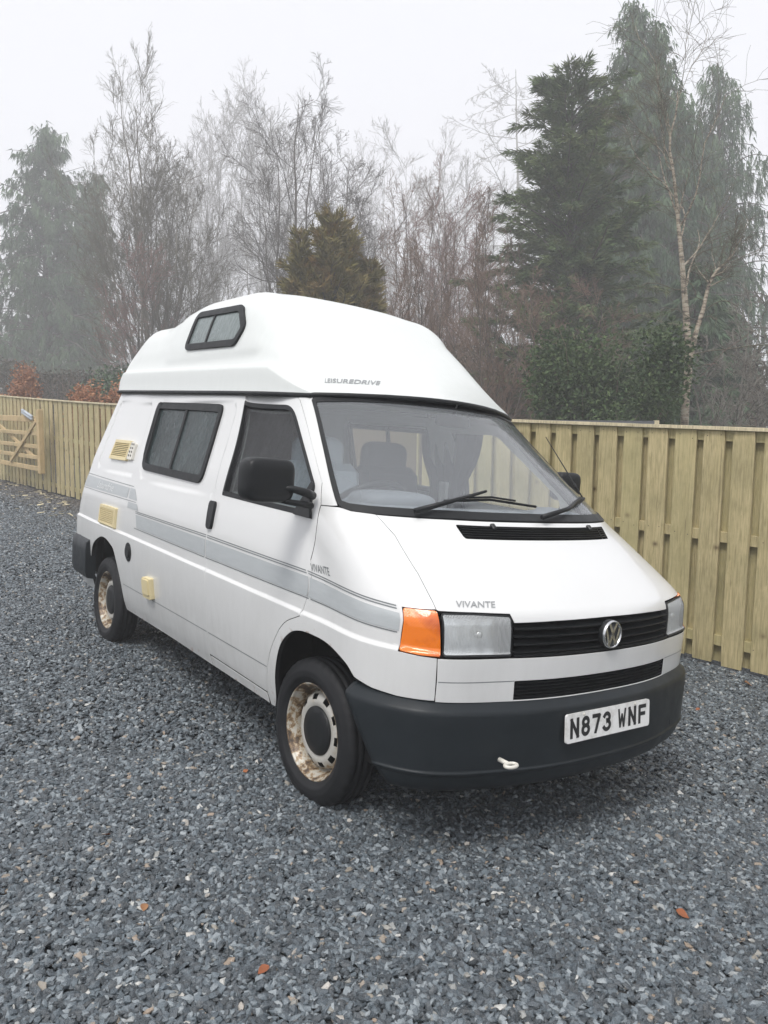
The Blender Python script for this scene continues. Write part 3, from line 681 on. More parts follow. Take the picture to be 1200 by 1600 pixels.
# windscreen frame, seal and glass
wsL = [(4.176, 1.274), (4.182, 1.513), (4.181, 1.738), (4.208, 1.760), (4.476, 1.776), (4.817, 1.787), (5.22, 1.789)]
wsB = [(5.22, 1.262), (4.72, 1.262), (4.546, 1.259), (4.342, 1.257), (4.24, 1.260)]
ws = wsL+[(2*TC-t, z) for t, z in wsL[::-1][1:]]+[(2*TC-t, z) for t, z in wsB[::-1][:-1]]+wsB
ws = rnd(ws, [.03]+[0]*(len(ws)-1))
frm = [(4.066, 1.268), (4.12, 1.363), (4.103, 1.539), (4.083, 1.738), (4.065, 1.762), (4.03, 1.80), (5.22, 1.84)]
frm2 = wsL[::-1]
pil = frm[:-1]+[(4.6, 1.83), (5.22, 1.84)]
fr_out = pil+[(2*TC-t, z) for t, z in pil[::-1][1:]]+[(2*TC-t, z) for t, z in wsL]+wsL[::-1][1:]
panel('windscreen_frame', fr_out, 'white_paint', van, sp=.04)
wsi = inwin(ws, .030)
scr = panel('windscreen', ws, 'black_rubber', van, holes=[wsi], off=.004, gap=.001, depth=.02, sp=.03)
panel('pane', inwin(ws, .026), 'windscreen_glass', scr, off=-.002, gap=0, depth=0, sp=.06)
# bonnet with its air intake
lipL = [(4.437, .954), (4.445, .951), (4.577, .951), (4.722, .947), (4.732, .915), (4.931, .919), (5.22, .921)]
bon = [(4.355, 1.257), (4.411, 1.187), (4.437, 1.062)]+lipL+[(2*TC-t, z) for t, z in lipL[::-1][1:]]+[(2*TC-4.437, 1.062), (2*TC-4.411, 1.187), (2*TC-4.355, 1.257), (2*TC-4.55, 1.258), (2*TC-4.72, 1.260), (5.22, 1.260), (4.72, 1.260), (4.55, 1.258)]
ven = rnd([(4.722, 1.240), (2*TC-4.722, 1.240), (2*TC-4.736, 1.192), (4.736, 1.192)], .01)
bo = panel('bonnet', bon, 'white_paint', van, holes=[ven], sp=.03)
panel('intake_well', inwin(ven, -.004), 'dark_void', bo, off=-.028, gap=0, depth=0, sp=.06)
for i in range(5):
    zc_ = 1.199+.0088*i
    bar('intake_slat', 4.738, 2*TC-4.738, zc_, [(-.010, -.0022), (.000, -.0022), (.000, .0018), (-.010, .0018)], 'black_plastic', bo)
for tt in (4.905, 2*TC-4.905):
    P0, N0 = bodyN(np.array(tt), np.array(1.236), .0); b = MB(); b.box(P0+N0*.006, (.016, .011, .007), rot('Y', .7), .004); b.build('washer_nozzle', 'black_plastic', bo)
decal('lettering', 'VIVANTE', [(4.518, .966), (4.672, .966), (4.685, .986), (4.530, .985)], bodyN, 'silver_decal', bo, bold=.012)
# front panel with the lower grille opening
lg = rnd([(4.740, .698), (2*TC-4.740, .698), (2*TC-4.738, .627), (4.738, .627)], .004)
fp = [(4.434, .786), (4.44, .70), (4.442, .623), (4.74, .620), (5.22, .620)]
fpo = fp+[(2*TC-t, z) for t, z in fp[::-1][1:]]+[(2*TC-4.70, .787), (5.22, .787), (4.70, .787)]
fpn = panel('front_panel', fpo, 'white_paint', van, holes=[lg], sp=.025)
panel('panel_groove_shade', [(4.446, .7015), (4.738, .7015), (4.738, .6985), (4.446, .6985)], 'dark_decal', fpn, off=.0008, gap=0, depth=0)  # flat dark strip painted for the shade in the panel seam
panel('panel_groove_shade', M([(4.446, .7015), (4.738, .7015), (4.738, .6985), (4.446, .6985)]), 'dark_decal', fpn, off=.0008, gap=0, depth=0)
lgr = panel('lower_grille', inwin(lg, -.003), 'dark_void', van, off=-.045, gap=0, depth=0, sp=.08)
for i in range(5): bar('grille_slat', 4.741, 2*TC-4.741, .634+.0138*i, [(-.040, .004), (-.006, -.0035), (-.004, .0005), (-.040, .008)], 'black_plastic', lgr)
gr = [(4.733, .792), (2*TC-4.733, .792), (2*TC-4.733, .915), (5.22, .920), (4.733, .915)]
gri = panel('radiator_grille', gr, 'dark_void', van, off=-.05, gap=0, depth=0, sp=.08)
for i in range(4): bar('grille_slat', 4.735, 2*TC-4.735, .806+.0295*i, [(-.048, .008), (-.004, -.006), (.002, -.003), (.002, .001), (-.048, .014)], 'black_plastic', gri)
bar('grille_slat', 4.733, 2*TC-4.733, .795, [(-.03, -.003), (.002, -.003), (.002, .003), (-.03, .003)], 'black_plastic', gri)
# emblem: ring with the two letters one above the other
P0, N0 = bodyN(np.array(5.22), np.array(.856), .012)
ex = np.array([0, 1., 0]); ez = np.cross(N0, ex)
em = MB(); em.lathe([(-.01, .058), (.006, .058), (.010, .055), (.010, 0)], (0, 0, 0), n=40)
def place(mb, P0, ex, ez, N0): mb.V = [v[:, :1]*ex+v[:, 2:]*ez+v[:, 1:2]*N0+P0 for v in mb.V]; return mb
emb = place(em, P0, ex, ez, N0).build('emblem', 'black_plastic', gri)
def stroke(mb, pts, w, y0=.010, y1=.016):
    pts = np.array(pts, float)*.052
    for a, b in zip(pts[:-1], pts[1:]):
        d = (b-a)/np.linalg.norm(b-a); n = np.array([-d[1], d[0]])*w*.026; a2 = a-d*w*.012; b2 = b+d*w*.012
        q = [a2+n, a2-n, b2-n, b2+n]
        V = [[p[0], y0, p[1]] for p in q]+[[p[0]*.985, y1, p[1]*.985] for p in q]
        mb.add(V, [(0, 1, 2, 3)[::-1], (4, 5, 6, 7), (0, 1, 5, 4), (1, 2, 6, 5), (2, 3, 7, 6), (3, 0, 4, 7)])
ring = MB(); ring.lathe([(.008, .056), (.018, .0545), (.019, .052), (.018, .0495), (.008, .048)], (0, 0, 0), n=48)
stroke(ring, [(-.42, .84), (0, .06), (.42, .84)], .22); stroke(ring, [(-.80, .46), (-.40, -.78), (0, -.02), (.40, -.78), (.80, .46)], .22)
place(ring, P0, ex, ez, N0).build('emblem_letters', 'emblem_metal', gri)
# bumper
BP = [(-.04, .634), (.002, .627), (.020, .614), (.0345, .601), (.0405, .595), (.0445, .586), (.0460, .572), (.0455, .50), (.0435, .385), (.0435, .374), (.0475, .369), (.0470, .363), (.0400, .357), (.0345, .335), (.0200, .300), (.006, .288), (-.05, .278)]
def bump_P(t, o, z):
    c = body0(t, 0*t+.62); e = 1e-3; d = body0(t+e, 0*t+.62)-body0(t-e, 0*t+.62); n = np.stack([d[:, 1], -d[:, 0], 0*d[:, 0]], -1); n /= np.linalg.norm(n, axis=1, keepdims=True)
    p = c+n*o; p[:, 2] = z; return p, n
tb = np.linspace(0, 1, 90); cols = []
fine = []
for (o0, z0), (o1, z1) in zip(BP[:-1], BP[1:]):
    for s_ in (0, .5): fine.append((o0+(o1-o0)*s_, z0+(z1-z0)*s_))
fine.append(BP[-1])
for o1, z1 in fine:
    t0 = 4.085+.20*np.clip((.60-z1)/.30, 0, 1); t = t0+(2*TC-2*t0)*tb; cols.append(bump_P(t, o1, z1)[0])
V = np.stack(cols, 1); m = len(fine); F = [(i*m+j, i*m+j+1, (i+1)*m+j+1, (i+1)*m+j) for i in range(89) for j in range(m-1)]
F = [f[::-1] for f in F]; F += [tuple(range(m)), tuple((89*m+j) for j in range(m))[::-1]]
bmp = mk('front_bumper', V.reshape(-1, 3), F, 'bumper_plastic', van, np.array([True]*(len(F)-2)+[False]*2))
def bumpN(t, z, off=0.):
    t = np.atleast_1d(np.asarray(t, float)); z = np.atleast_1d(np.asarray(z, float)); p, n = bump_P(t, .0455+off, 0*t); p[:, 2] = z; return p, n
panel('bumper_insert', rnd([(4.445, .452), (4.665, .452), (4.665, .388), (4.445, .388)], .01), 'bumper_plastic', bmp, surf=bumpN, off=-.001, gap=0, depth=.004, sp=.03)
panel('bumper_insert', M(rnd([(4.445, .452), (4.665, .452), (4.665, .388), (4.445, .388)], .01)), 'bumper_plastic', bmp, surf=bumpN, off=-.001, gap=0, depth=.004, sp=.03)
# towing eye
b = MB(); th = np.linspace(0, 2*np.pi, 25); tc = np.array([.893, -.548, .424])
b.tube(np.stack([tc[0]+.016*np.cos(th), tc[1]+.026*np.sin(th), tc[2]+0*th], -1), .007, 8, False); b.tube([tc+np.array([-.06, 0, 0]), tc+np.array([-.014, 0, 0])], .009, 8)
b.build('towing_eye', 'off_white_metal', bmp)
# number plate
Rp = rot('Y', -.09)
def plP(y, z, o): v = np.stack([0*y+o, y, z], -1) @ Rp.T; return v+np.array([.889, 0, .512])
pl = MB(); q = rnd([(-.26, -.0555), (.26, -.0555), (.26, .0555), (-.26, .0555)], .012, 4); q = np.array(q); nq = len(q)
pl.add(np.concatenate([plP(q[:, 0], q[:, 1], .004), plP(q[:, 0], q[:, 1], -.006)]), [tuple(range(nq)), tuple(range(2*nq-1, nq-1, -1))]+[(i, i+nq, nq+(i+1) % nq, (i+1) % nq) for i in range(nq)])
plate = pl.build('number_plate', 'plate_white', van)
def platesurf(y, z, off=0.): return plP(y, z, .004+off), np.tile(np.array([1., 0, 0]) @ Rp.T, (len(y), 1))
ar = lambda cx, cy, rx, ry, a0, a1, n=9: [(cx+rx*math.cos(math.radians(a0+(a1-a0)*i/n)), cy+ry*math.sin(math.radians(a0+(a1-a0)*i/n))) for i in range(n+1)]
GLY = {'N': [[(0, 0), (0, 1)], [(0, 1), (1, 0)], [(1, 0), (1, 1)]], '7': [[(0, 1), (1, 1), (.38, 0)]], 'F': [[(0, 0), (0, 1), (1, 1)], [(0, .52), (.86, .52)]], 'W': [[(0, 1), (.22, 0), (.5, .72), (.78, 0), (1, 1)]],
       '8': [ar(.5, .76, .44, .24, 0, 360, 18), ar(.5, .27, .5, .27, 0, 360, 18)], '3': [ar(.46, .76, .46, .24, 155, -78, 14)+ar(.46, .27, .54, .27, 80, -150, 14)]}
for ch, x0 in [('N', -.240), ('8', -.175), ('7', -.110), ('3', -.045), ('W', .050), ('N', .117), ('F', .184)]:
    b = MB(); hw_ = .0056 if ch == 'W' else .0080
    for li, pl_ in enumerate(GLY[ch]):
        p_ = np.array([(x0+hw_+u*(.052-2*hw_), -.0395+hw_+v*(.079-2*hw_)) for u, v in pl_])
        dd_ = np.diff(p_, axis=0); dd_ /= np.linalg.norm(dd_, axis=1, keepdims=True); n_ = np.stack([-dd_[:, 1], dd_[:, 0]], -1); closed = np.allclose(p_[0], p_[-1])
        m_ = np.concatenate([n_[:1], n_[:-1]+n_[1:], n_[-1:]]); 
        if closed: m_[0] = m_[-1] = n_[0]+n_[-1]
        m_ /= np.linalg.norm(m_, axis=1, keepdims=True); na_ = np.concatenate([n_[:1], n_]); m_ /= np.clip((m_*na_).sum(1, keepdims=True), .55, 1)
        if not closed: p_[0] -= dd_[0]*hw_; p_[-1] += dd_[-1]*hw_
        if len(pl_) > 6:                                         # rounded figures keep a mitred ribbon
            L1, L2 = p_+m_*hw_, p_-m_*hw_; k_ = len(p_); b.add(np.concatenate([platesurf(L1[:, 0], L1[:, 1], .0006+.0002*li)[0], platesurf(L2[:, 0], L2[:, 1], .0006+.0002*li)[0]]), [(i, k_+i, k_+i+1, i+1) for i in range(k_-1)])
        else:
            for i in range(len(p_)-1):
                e_a = 0 if i == 0 else hw_*.6; e_b = 0 if i == len(p_)-2 else hw_*.6; q0 = p_[i]-dd_[i]*e_a; q1 = p_[i+1]+dd_[i]*e_b; Q = np.array([q0+n_[i]*hw_, q0-n_[i]*hw_, q1-n_[i]*hw_, q1+n_[i]*hw_]); Q[:, 1] = np.clip(Q[:, 1], -.0395, .0395)
                b.add(platesurf(Q[:, 0], Q[:, 1], .0006+.0002*li+.00012*i)[0], [(0, 1, 2, 3)])
    b.build('lettering', 'black_ink', plate)
for ys in (-.05, .05):
    b = MB(); b.lathe([(.0, .006), (.003, .005), (.0035, 0)], (0, 0, 0), n=12); place(b, plP(np.array([ys*3.2]), np.array([.047]), .0045)[0], ex, np.array([0, 0, 1.]), np.array([1., 0, 0])); b.build('plate_screw', 'off_white_metal', plate)
# rear bumper wraps round the corner
tr_ = np.concatenate([np.linspace(.62, .10, 10), np.linspace(.05, -.95, 26)]); 
RB = [(-.03, .70), (.020, .695), (.045, .67), (.050, .60), (.045, .45), (.03, .40), (-.03, .39)]
def rb_P(t, o, z):
    c = body0(t, 0*t+.60); e = 1e-3; d = body0(t+e, 0*t+.60)-body0(t-e, 0*t+.60); n = np.stack([d[:, 1], -d[:, 0], 0*d[:, 0]], -1); n /= np.linalg.norm(n, axis=1, keepdims=True)
    p = c+n*o; p[:, 2] = z; return p
tr2 = np.where(tr_ > .3, .3+(tr_-.3)*.45, tr_)
V = np.stack([rb_P(tr2, o1, z1) for o1, z1 in RB], 1); V = np.concatenate([V, V[::-1][1:]*np.array([1, -1, 1])]); n = len(V); m = len(RB)
F = [(i*m+j, i*m+j+1, (i+1)*m+j+1, (i+1)*m+j) for i in range(n-1) for j in range(m-1)]+[tuple(range(m))[::-1], tuple((n-1)*m+j for j in range(m))]
mk('rear_bumper', V.reshape(-1, 3), F, 'bumper_plastic', van, np.array([True]*(len(F)-2)+[False]*2))

# high top
nu, nv = 121, 97
gu, gv = np.meshgrid(np.linspace(0, 14, nu), np.linspace(0, 1, nv), indexing='ij')
P, N = hightopN(gu.ravel(), gv.ravel())
F = [(i*nv+j, (i+1)*nv+j, (i+1)*nv+j+1, i*nv+j+1) for i in range(nu-1) for j in range(nv-1)]
# a raised field round each roof window
x_, z_ = P[:, 0], P[:, 2]
dd = rrect(x_, z_, -1.72, 2.29, .70, .315, .06); lift = .010*(1-sstep(-.05, .0, dd))*sstep(.42, .50, np.abs(P[:, 1]))
P = P+N*lift[:, None]
rear_ring = [i for i in range(nv)]
F.append(tuple(rear_ring))
ht_ = mk('high_top', P, F, 'gelcoat', van)
hw = rnd([(-2.066, 2.314), (-1.408, 2.293), (-1.270, 2.155), (-1.329, 2.048), (-2.072, 2.069)], [.05, .04, .05, .04, .05])
for far in (0, 1):
    sf = hfar if far else hside; mp = (lambda p: [(-x, z) for x, z in p]) if far else (lambda p: p)
    rw = panel('roof_window', mp(hw), 'black_rubber', van, holes=[mp(inwin(hw, .036))], surf=sf, off=.024, gap=0, depth=.03, sp=.03)
    gi = inwin(hw, .030)
    panel('pane', mp(gi), 'roof_glass', rw, surf=sf, off=.014, gap=0, depth=0, sp=.06)
    panel('pane_backing', mp(gi), 'pale_fabric', rw, surf=sf, off=.0115, gap=0, depth=0, sp=.06)
    panel('divider', mp([(-1.772, 2.085), (-1.752, 2.085), (-1.752, 2.285), (-1.772, 2.285)]), 'black_rubber', rw, surf=sf, off=.021, gap=0, depth=.01)
decal('lettering', 'LEISUREDRIVE', [(12.20, .387), (12.10, .4265), (11.68, .4315), (11.78, .386)], hightopN, 'silver_decal', ht_, off=.003, bold=.02, spacing=1.05)
# rubber in the gutter under the high top
uu = np.linspace(0, 14, 90); e0 = hightop(uu, 0*uu); e1 = hightop(np.full(60, 14.), np.linspace(0, 1, 60)); e2 = e0[::-1]*np.array([1, -1, 1])
gp = np.concatenate([e0, e1[1:-1], e2]); gp[:, 2] -= .010
b = MB(); b.tube(gp, .0125, 8); b.build('gutter_seal', 'black_rubber', van)

# side stripes, one piece per panel
def stripe(parent, poly, mat='grey_decal', off=.0018): panel('stripe', poly, mat, parent, off=off, gap=0, depth=0, sp=.025)
kids = {}
for o in van.children: kids.setdefault(o.name.split('.')[0], []).append(o)
sidep, doorp, wingp = kids['side_panel'], kids['front_door'], kids['front_wing']
for far in (0, 1):
    mm = M if far else (lambda p: p)
    s, d, w = sidep[far], doorp[far], wingp[far]
    stripe(s, mm([(.00, 1.085), (1.20, 1.080), (1.215, 1.150), (.00, 1.172)]))
    stripe(s, mm([(.00, 1.184), (1.30, 1.162), (1.30, 1.166), (.00, 1.188)]), 'dark_decal'); stripe(s, mm([(.00, 1.072), (1.40, 1.064), (1.40, 1.068), (.00, 1.076)]), 'dark_decal')
    stripe(s, mm([(1.235, 1.080), (1.415, 1.078), (1.335, 1.150), (1.235, 1.152)])); stripe(s, mm([(1.24, 1.018), (1.47, 1.016), (1.43, 1.056), (1.24, 1.058)]))
    stripe(s, mm([(1.47, .906), (2.595, .890), (2.575, .979), (1.43, .988)])); stripe(d, mm([(2.605, .890), (3.672, .880), (3.698, .963), (2.588, .979)])); stripe(w, mm([(3.680, .880), (4.276, .865), (4.278, .928), (3.708, .962)]))
    for za, zb, zc1, zd in ((.996, .990, .974, .940), (1.006, 1.001, .984, .949), (.896, .881, .872, .857)):
        stripe(s, mm([(1.42, za), (2.585, zb), (2.585, zb+.0045), (1.42, za+.0045)]), 'dark_decal'); stripe(d, mm([(2.60, zb), (3.69, zc1), (3.69, zc1+.0045), (2.60, zb+.0045)]), 'dark_decal'); stripe(w, mm([(3.705, zc1), (4.27, zd), (4.27, zd+.0045), (3.705, zc1+.0045)]), 'dark_decal')
decal('lettering', 'VIVANTE', [(3.735, .990), (3.893, .994), (3.905, 1.026), (3.752, 1.020)], bodyN, 'dark_decal', wingp[0], bold=.008)
decal('lettering', 'Leisuredrive', [(.40, 1.098), (.84, 1.096), (.84, 1.150), (.40, 1.152)], bodyN, 'pale_decal', sidep[0], off=.0028, shear=.35)

# vents, filler cap and hook-up box on the side
def vent_box(t0, t1, z0, z1, n, mat='cream_plastic'):
    vb = panel('wall_vent', rnd([(t0, z0), (t1, z0), (t1, z1), (t0, z1)], .008), mat, van, holes=[[(t0+.022, z0+.02), (t1-.022, z0+.02), (t1-.022, z1-.02), (t0+.022, z1-.02)]], off=.020, gap=0, depth=.022, sp=.05)
    panel('vent_back', [(t0+.015, z0+.015), (t1-.015, z0+.015), (t1-.015, z1-.015), (t0+.015, z1-.015)], 'dark_void', vb, off=.003, gap=0, depth=0, sp=.1)
    h = (z1-z0-.04)/n
    for i in range(n): bar('vent_slat', t0+.02, t1-.02, z0+.02+h*(i+.5), [(.006, .30*h), (.018, -.34*h), (.020, -.10*h), (.008, .44*h)], mat, vb, n=6)
    return vb
vb = vent_box(.50, .985, 1.325, 1.464, 8); vent_box(.66, 1.033, .845, .990, 8)
# small white terminal beside the upper vent
fl = panel('flue_outlet', rnd([(1.0, 1.338), (1.125, 1.336), (1.115, 1.447), (1.0, 1.46)], .01), 'off_white_metal', van, off=.018, gap=0, depth=.018, sp=.05)
for i in range(4):
    for j in range(2):
        P0, N0 = bodyN(np.array(1.035+.05*j), np.array(1.362+.026*i), .019); b = MB(); b.lathe([(0, .010), (.001, 0)], (0, 0, 0), n=10); place(b, P0, np.array([1., 0, 0]), np.array([0, 0, 1.]), N0); b.build('flue_hole', 'dark_void', fl)
ci = [(1.359+.058*math.cos(a), .731+.062*math.sin(a)) for a in np.linspace(0, 2*math.pi, 28, endpoint=False)]
fc = panel('filler_cap', ci, 'black_plastic', van, off=.006, gap=0, depth=.008, sp=.03)
ci2 = [(1.359+.038*math.cos(a), .731+.040*math.sin(a)) for a in np.linspace(0, 2*math.pi, 24, endpoint=False)]
panel('cap_centre', ci2, 'black_rubber', fc, off=.014, gap=0, depth=.010, sp=.03)
hk = panel('hookup_box', rnd([(1.70, .503), (1.838, .506), (1.835, .636), (1.708, .628)], .008), 'cream_plastic', van, off=.030, gap=0, depth=.032, sp=.05)
panel('hookup_lid', rnd([(1.718, .530), (1.824, .532), (1.824, .626), (1.720, .620)], .006), 'cream_plastic', hk, off=.038, gap=0, depth=.008, sp=.05)
# flat dark strips painted for the shade of the sill groove between the arches
panel('sill_groove_shade', [(1.20, .4875), (2.64, .4875), (2.64, .4915), (1.20, .4915)], 'dark_decal', sidep[0], off=.0012, gap=0, depth=0)
panel('sill_groove_shade', [(2.66, .4875), (3.362, .4875), (3.362, .4915), (2.66, .4915)], 'dark_decal', doorp[0], off=.0012, gap=0, depth=0)

# wheels
TP = [(-.068, .200), (-.092, .232), (-.100, .262), (-.092, .288), (-.080, .304), (-.068, .312), (-.046, .3145), (-.043, .307), (-.037, .307), (-.034, .315), (-.004, .3155), (-.001, .308), (.004, .308), (.007, .3155), (.034, .315), (.037, .307), (.043, .307), (.046, .3145), (.068, .312), (.080, .304), (.090, .290), (.0985, .268), (.1015, .262), (.1005, .255), (.1005, .243), (.0975, .231), (.093, .229), (.087, .217), (.076, .2075), (.066, .202)]
RPf = [(.066, .2075), (.074, .210), (.079, .208), (.078, .2035), (.068, .2005), (.058, .196), (.052, .189), (.030, .185), (.004, .181), (-.012, .176), (-.016, .171), (-.008, .168), (.012, .166), (.024, .1625), (.033, .157), (.039, .150), (.044, .141), (.0465, .134), (.0480, .126), (.0470, .116), (.0440, .106), (.040, .100)]
def wheel(x, y, z, sgn, steer=0):
    w = bpy.data.objects.new('wheel', None); C.objects.link(w); w.parent = van; w.location = (x, y, z); w.rotation_euler = (0, 0, steer)
    t = MB(); n = 120; th = np.linspace(0, 2*np.pi, n, endpoint=False); V = []
    for i, (a, r) in enumerate(TP):
        r_ = np.full(n, r)
        if i in (4, 5, 18, 19): r_ = r_-np.where(np.arange(n) % 3 == 0, .006, 0)
        V.append(np.stack([r_*np.cos(th), np.full(n, sgn*(a*.84+.012)), r_*np.sin(th)], -1))
    F = []
    for i in range(len(TP)-1):
        for j in range(n):
            q = (i*n+j, (i+1)*n+j, (i+1)*n+(j+1) % n, i*n+(j+1) % n); F.append(q if sgn < 0 else q[::-1])
    t.add(np.concatenate(V), F, True); t.build('tyre', 'tyre_rubber', w)
    r = MB(); r.lathe(RPf, (0, 0, 0), n=120, sign=sgn, drop=lambda i, j: 14 <= i <= 16 and (j+3) % 12 < 5)
    r.build('rim', 'rusty_steel', w)
    h = MB(); h.lathe([(.036, .106), (.050, .1045), (.054, .100), (.056, .06), (.057, 0)], (0, 0, 0), n=64, sign=sgn); h.build('hub_cap', 'black_plastic', w)
    b = MB(); b.lathe([(-.10, .17), (-.012, .175), (-.012, 0)], (0, 0, 0), n=48, sign=sgn); b.build('brake_drum', 'dark_void', w)
wheel(0, -.770, .291, -1, .02); wheel(-2.92, -.785, .291, -1); wheel(0, .770, .291, 1, .02); wheel(-2.92, .785, .291, 1)
# dark chassis behind the arches
b = MB(); b.box((-1.52, 0, .54), (2.12, .60, .33)); b.box((-1.5, 0, .30), (2.0, .78, .03)); b.box((-1.46, 0, .58), (1.02, .80, .26)); b.box((.42, 0, .55), (.20, .60, .30)); b.box((-3.50, 0, .60), (.15, .78, .20)); b.build('chassis', 'dark_void', van)

# mirrors
def superell(c, h, e1=.45, e2=.45, n=28, m=18):
    u = np.linspace(-np.pi, np.pi, n, endpoint=False); v = np.linspace(-np.pi/2, np.pi/2, m)
    f = lambda a, e: np.sign(a)*np.abs(a)**e
    V = np.stack([f(np.cos(v), e1)[:, None]*f(np.cos(u), e2)[None]*h[0], f(np.cos(v), e1)[:, None]*f(np.sin(u), e2)[None]*h[1], np.repeat(f(np.sin(v), e1)[:, None]*h[2], n, 1)], -1).reshape(-1, 3)
    F = [(i*n+j, i*n+(j+1) % n, (i+1)*n+(j+1) % n, (i+1)*n+j) for i in range(m-1) for j in range(n)]
    return V+np.asarray(c), F
for sg, mc in ((-1, np.array([-.125, -1.075, 1.362])), (1, np.array([-.30, .985, 1.400]))):
    hs3 = (.056, .118, .093) if sg < 0 else (.05, .085, .085)
    V, F = superell((0, 0, 0), hs3, .42, .40)
    V = V @ rot('Z', .10*sg*-1).T; b = MB(); b.add(V+mc, F, True); mr_ = b.build('door_mirror', 'black_plastic', van)
    q = np.array(rnd([(-1, -1), (1, -1), (1, 1), (-1, 1)], .35, 4))*np.array([hs3[1]*.86, hs3[2]*.84]); b = MB()
    b.add(np.stack([np.full(len(q), -hs3[0]-.001), q[:, 0], q[:, 1]], -1) @ rot('Z', .10*sg*-1).T+mc, [tuple(range(len(q)))[::-1]]); b.build('mirror_glass', 'bright_metal', mr_)
    b = MB(); yb = sg*.87
    if sg < 0:
        b.tube([(-.085, yb, 1.305), (-.060, sg*.915, 1.318), (-.075, sg*.97, 1.330), (-.11, sg*1.05, 1.338)], [.019, .019, .016, .013], 10)
        b.tube([(-.09, yb, 1.262), (-.075, sg*.92, 1.268), (-.09, sg*.98, 1.275), (-.12, sg*1.05, 1.285)], [.015, .015, .013, .011], 10)
    else: b.tube([(-.10, .85, 1.32), (-.2, .92, 1.35), mc], [.02, .018, .014], 8)
    b.build('mirror_arm', 'black_plastic', mr_)
# wipers and aerial
def wsP(t, z, off): return bodyN(np.array(t), np.array(z), off)[0]
for arm, bl in (([(4.54, 1.262), (4.72, 1.300), (4.945, 1.345)], [(4.715, 1.318), (4.97, 1.333), (5.235, 1.312)]), ([(5.20, 1.262), (5.42, 1.292), (5.60, 1.335)], [(5.44, 1.300), (5.62, 1.334), (5.80, 1.352)])):
    b = MB(); pa = [wsP(a, z, .03+.008*i) for i, (a, z) in enumerate(arm)]; b.tube(pa, [.013, .010, .006], 8); wi_ = b.build('wiper', 'black_plastic', van)
    b = MB(); s = np.linspace(0, 1, 9); pb = np.array([wsP(np.interp(v, [0, .5, 1], [q[0] for q in bl]), np.interp(v, [0, .5, 1], [q[1] for q in bl]), .016) for v in s]); b.tube(pb, .0065, 6); b.tube(pb[2:7]+np.array([.006, 0, .012]), .005, 6); b.build('wiper_blade', 'black_rubber', wi_)
b = MB(); b.tube([(.055, .82, 1.255), (.045, .82, 1.272)], [.020, .014], 12); ae = b.build('aerial', 'black_plastic', van)
b = MB(); b.tube([(.05, .82, 1.268), (-.14, .822, 1.468), (-.345, .825, 1.680)], [.0045, .0035, .0022], 6); b.tube([(-.075, .8215, 1.40), (-.10, .8215, 1.426)], .0065, 6); b.build('aerial_rod', 'black_plastic', ae)

# cabin
b = MB(); t = np.linspace(4.30, 2*TC-4.30, 40); r0 = [bodyN(t, 0*t+1.255, -.03)[0]]
V = [r0[0]]
for dx, dz in ((-.12, .015), (-.30, .030), (-.42, .020), (-.46, -.06), (-.44, -.30)):
    q = r0[0].copy(); q[:, 0] = np.minimum(q[:, 0]+dx, q[:, 0]); q[:, 0] = np.maximum(q[:, 0], -.55); q[:, 2] = 1.255+dz; q[:, 1] *= .98; V.append(q)
V = np.stack(V, 1); m = V.shape[1]; b.add(V.reshape(-1, 3), [(i*m+j, (i+1)*m+j, (i+1)*m+j+1, i*m+j+1) for i in range(39) for j in range(m-1)], True)
db = b.build('dashboard', 'dash_plastic', van)
V, F = superell((-.12, -.42, 1.285), (.15, .20, .055), .6, .6); b = MB(); b.add(V, F, True); b.build('instrument_hood', 'dash_plastic', db)
b = MB(); th = np.linspace(0, 2*np.pi, 37); Rw = rot('Y', math.radians(-38)); ctr = np.array([-.36, -.40, 1.245])
ringp = np.stack([.20*np.cos(th), .20*np.sin(th), 0*th], -1) @ Rw.T+ctr; b.tube(ringp, .015, 8, False)
for a in (.5, 2.6, 4.7): b.tube([ctr, np.array([.2*math.cos(a), .2*math.sin(a), 0]) @ Rw.T+ctr], [.03, .014], 8)
b.tube([ctr, ctr+np.array([.30, 0, -.22])], .03, 8); b.build('steering_wheel', 'black_plastic', van)
def seat(x, y, w, cov, name='seat'):
    b = MB(); b.box((x+.28, y, .93), (.26, w, .08), None, .05); b.box((x, y, 1.16), (.075, w, .28), rot('Y', -.18), .05); se = b.build(name, cov, van)
    b = MB(); V, F = superell((x-.07, y, 1.475), (.055, min(w, .15), .105), .5, .5); b.add(V, F, True); b.tube([(x-.06, y-.05, 1.36), (x-.06, y-.05, 1.42)], .008, 6); b.tube([(x-.06, y+.05, 1.36), (x-.06, y+.05, 1.42)], .008, 6); b.build('headrest', cov, se)
seat(-.78, -.40, .24, 'seat_cover'); seat(-.86, .10, .22, 'dark_fabric'); 
b = MB(); b.box((-1.6, 0, .93), (2.0, .80, .02)); b.build('cabin_floor', 'cabin_trim', van)
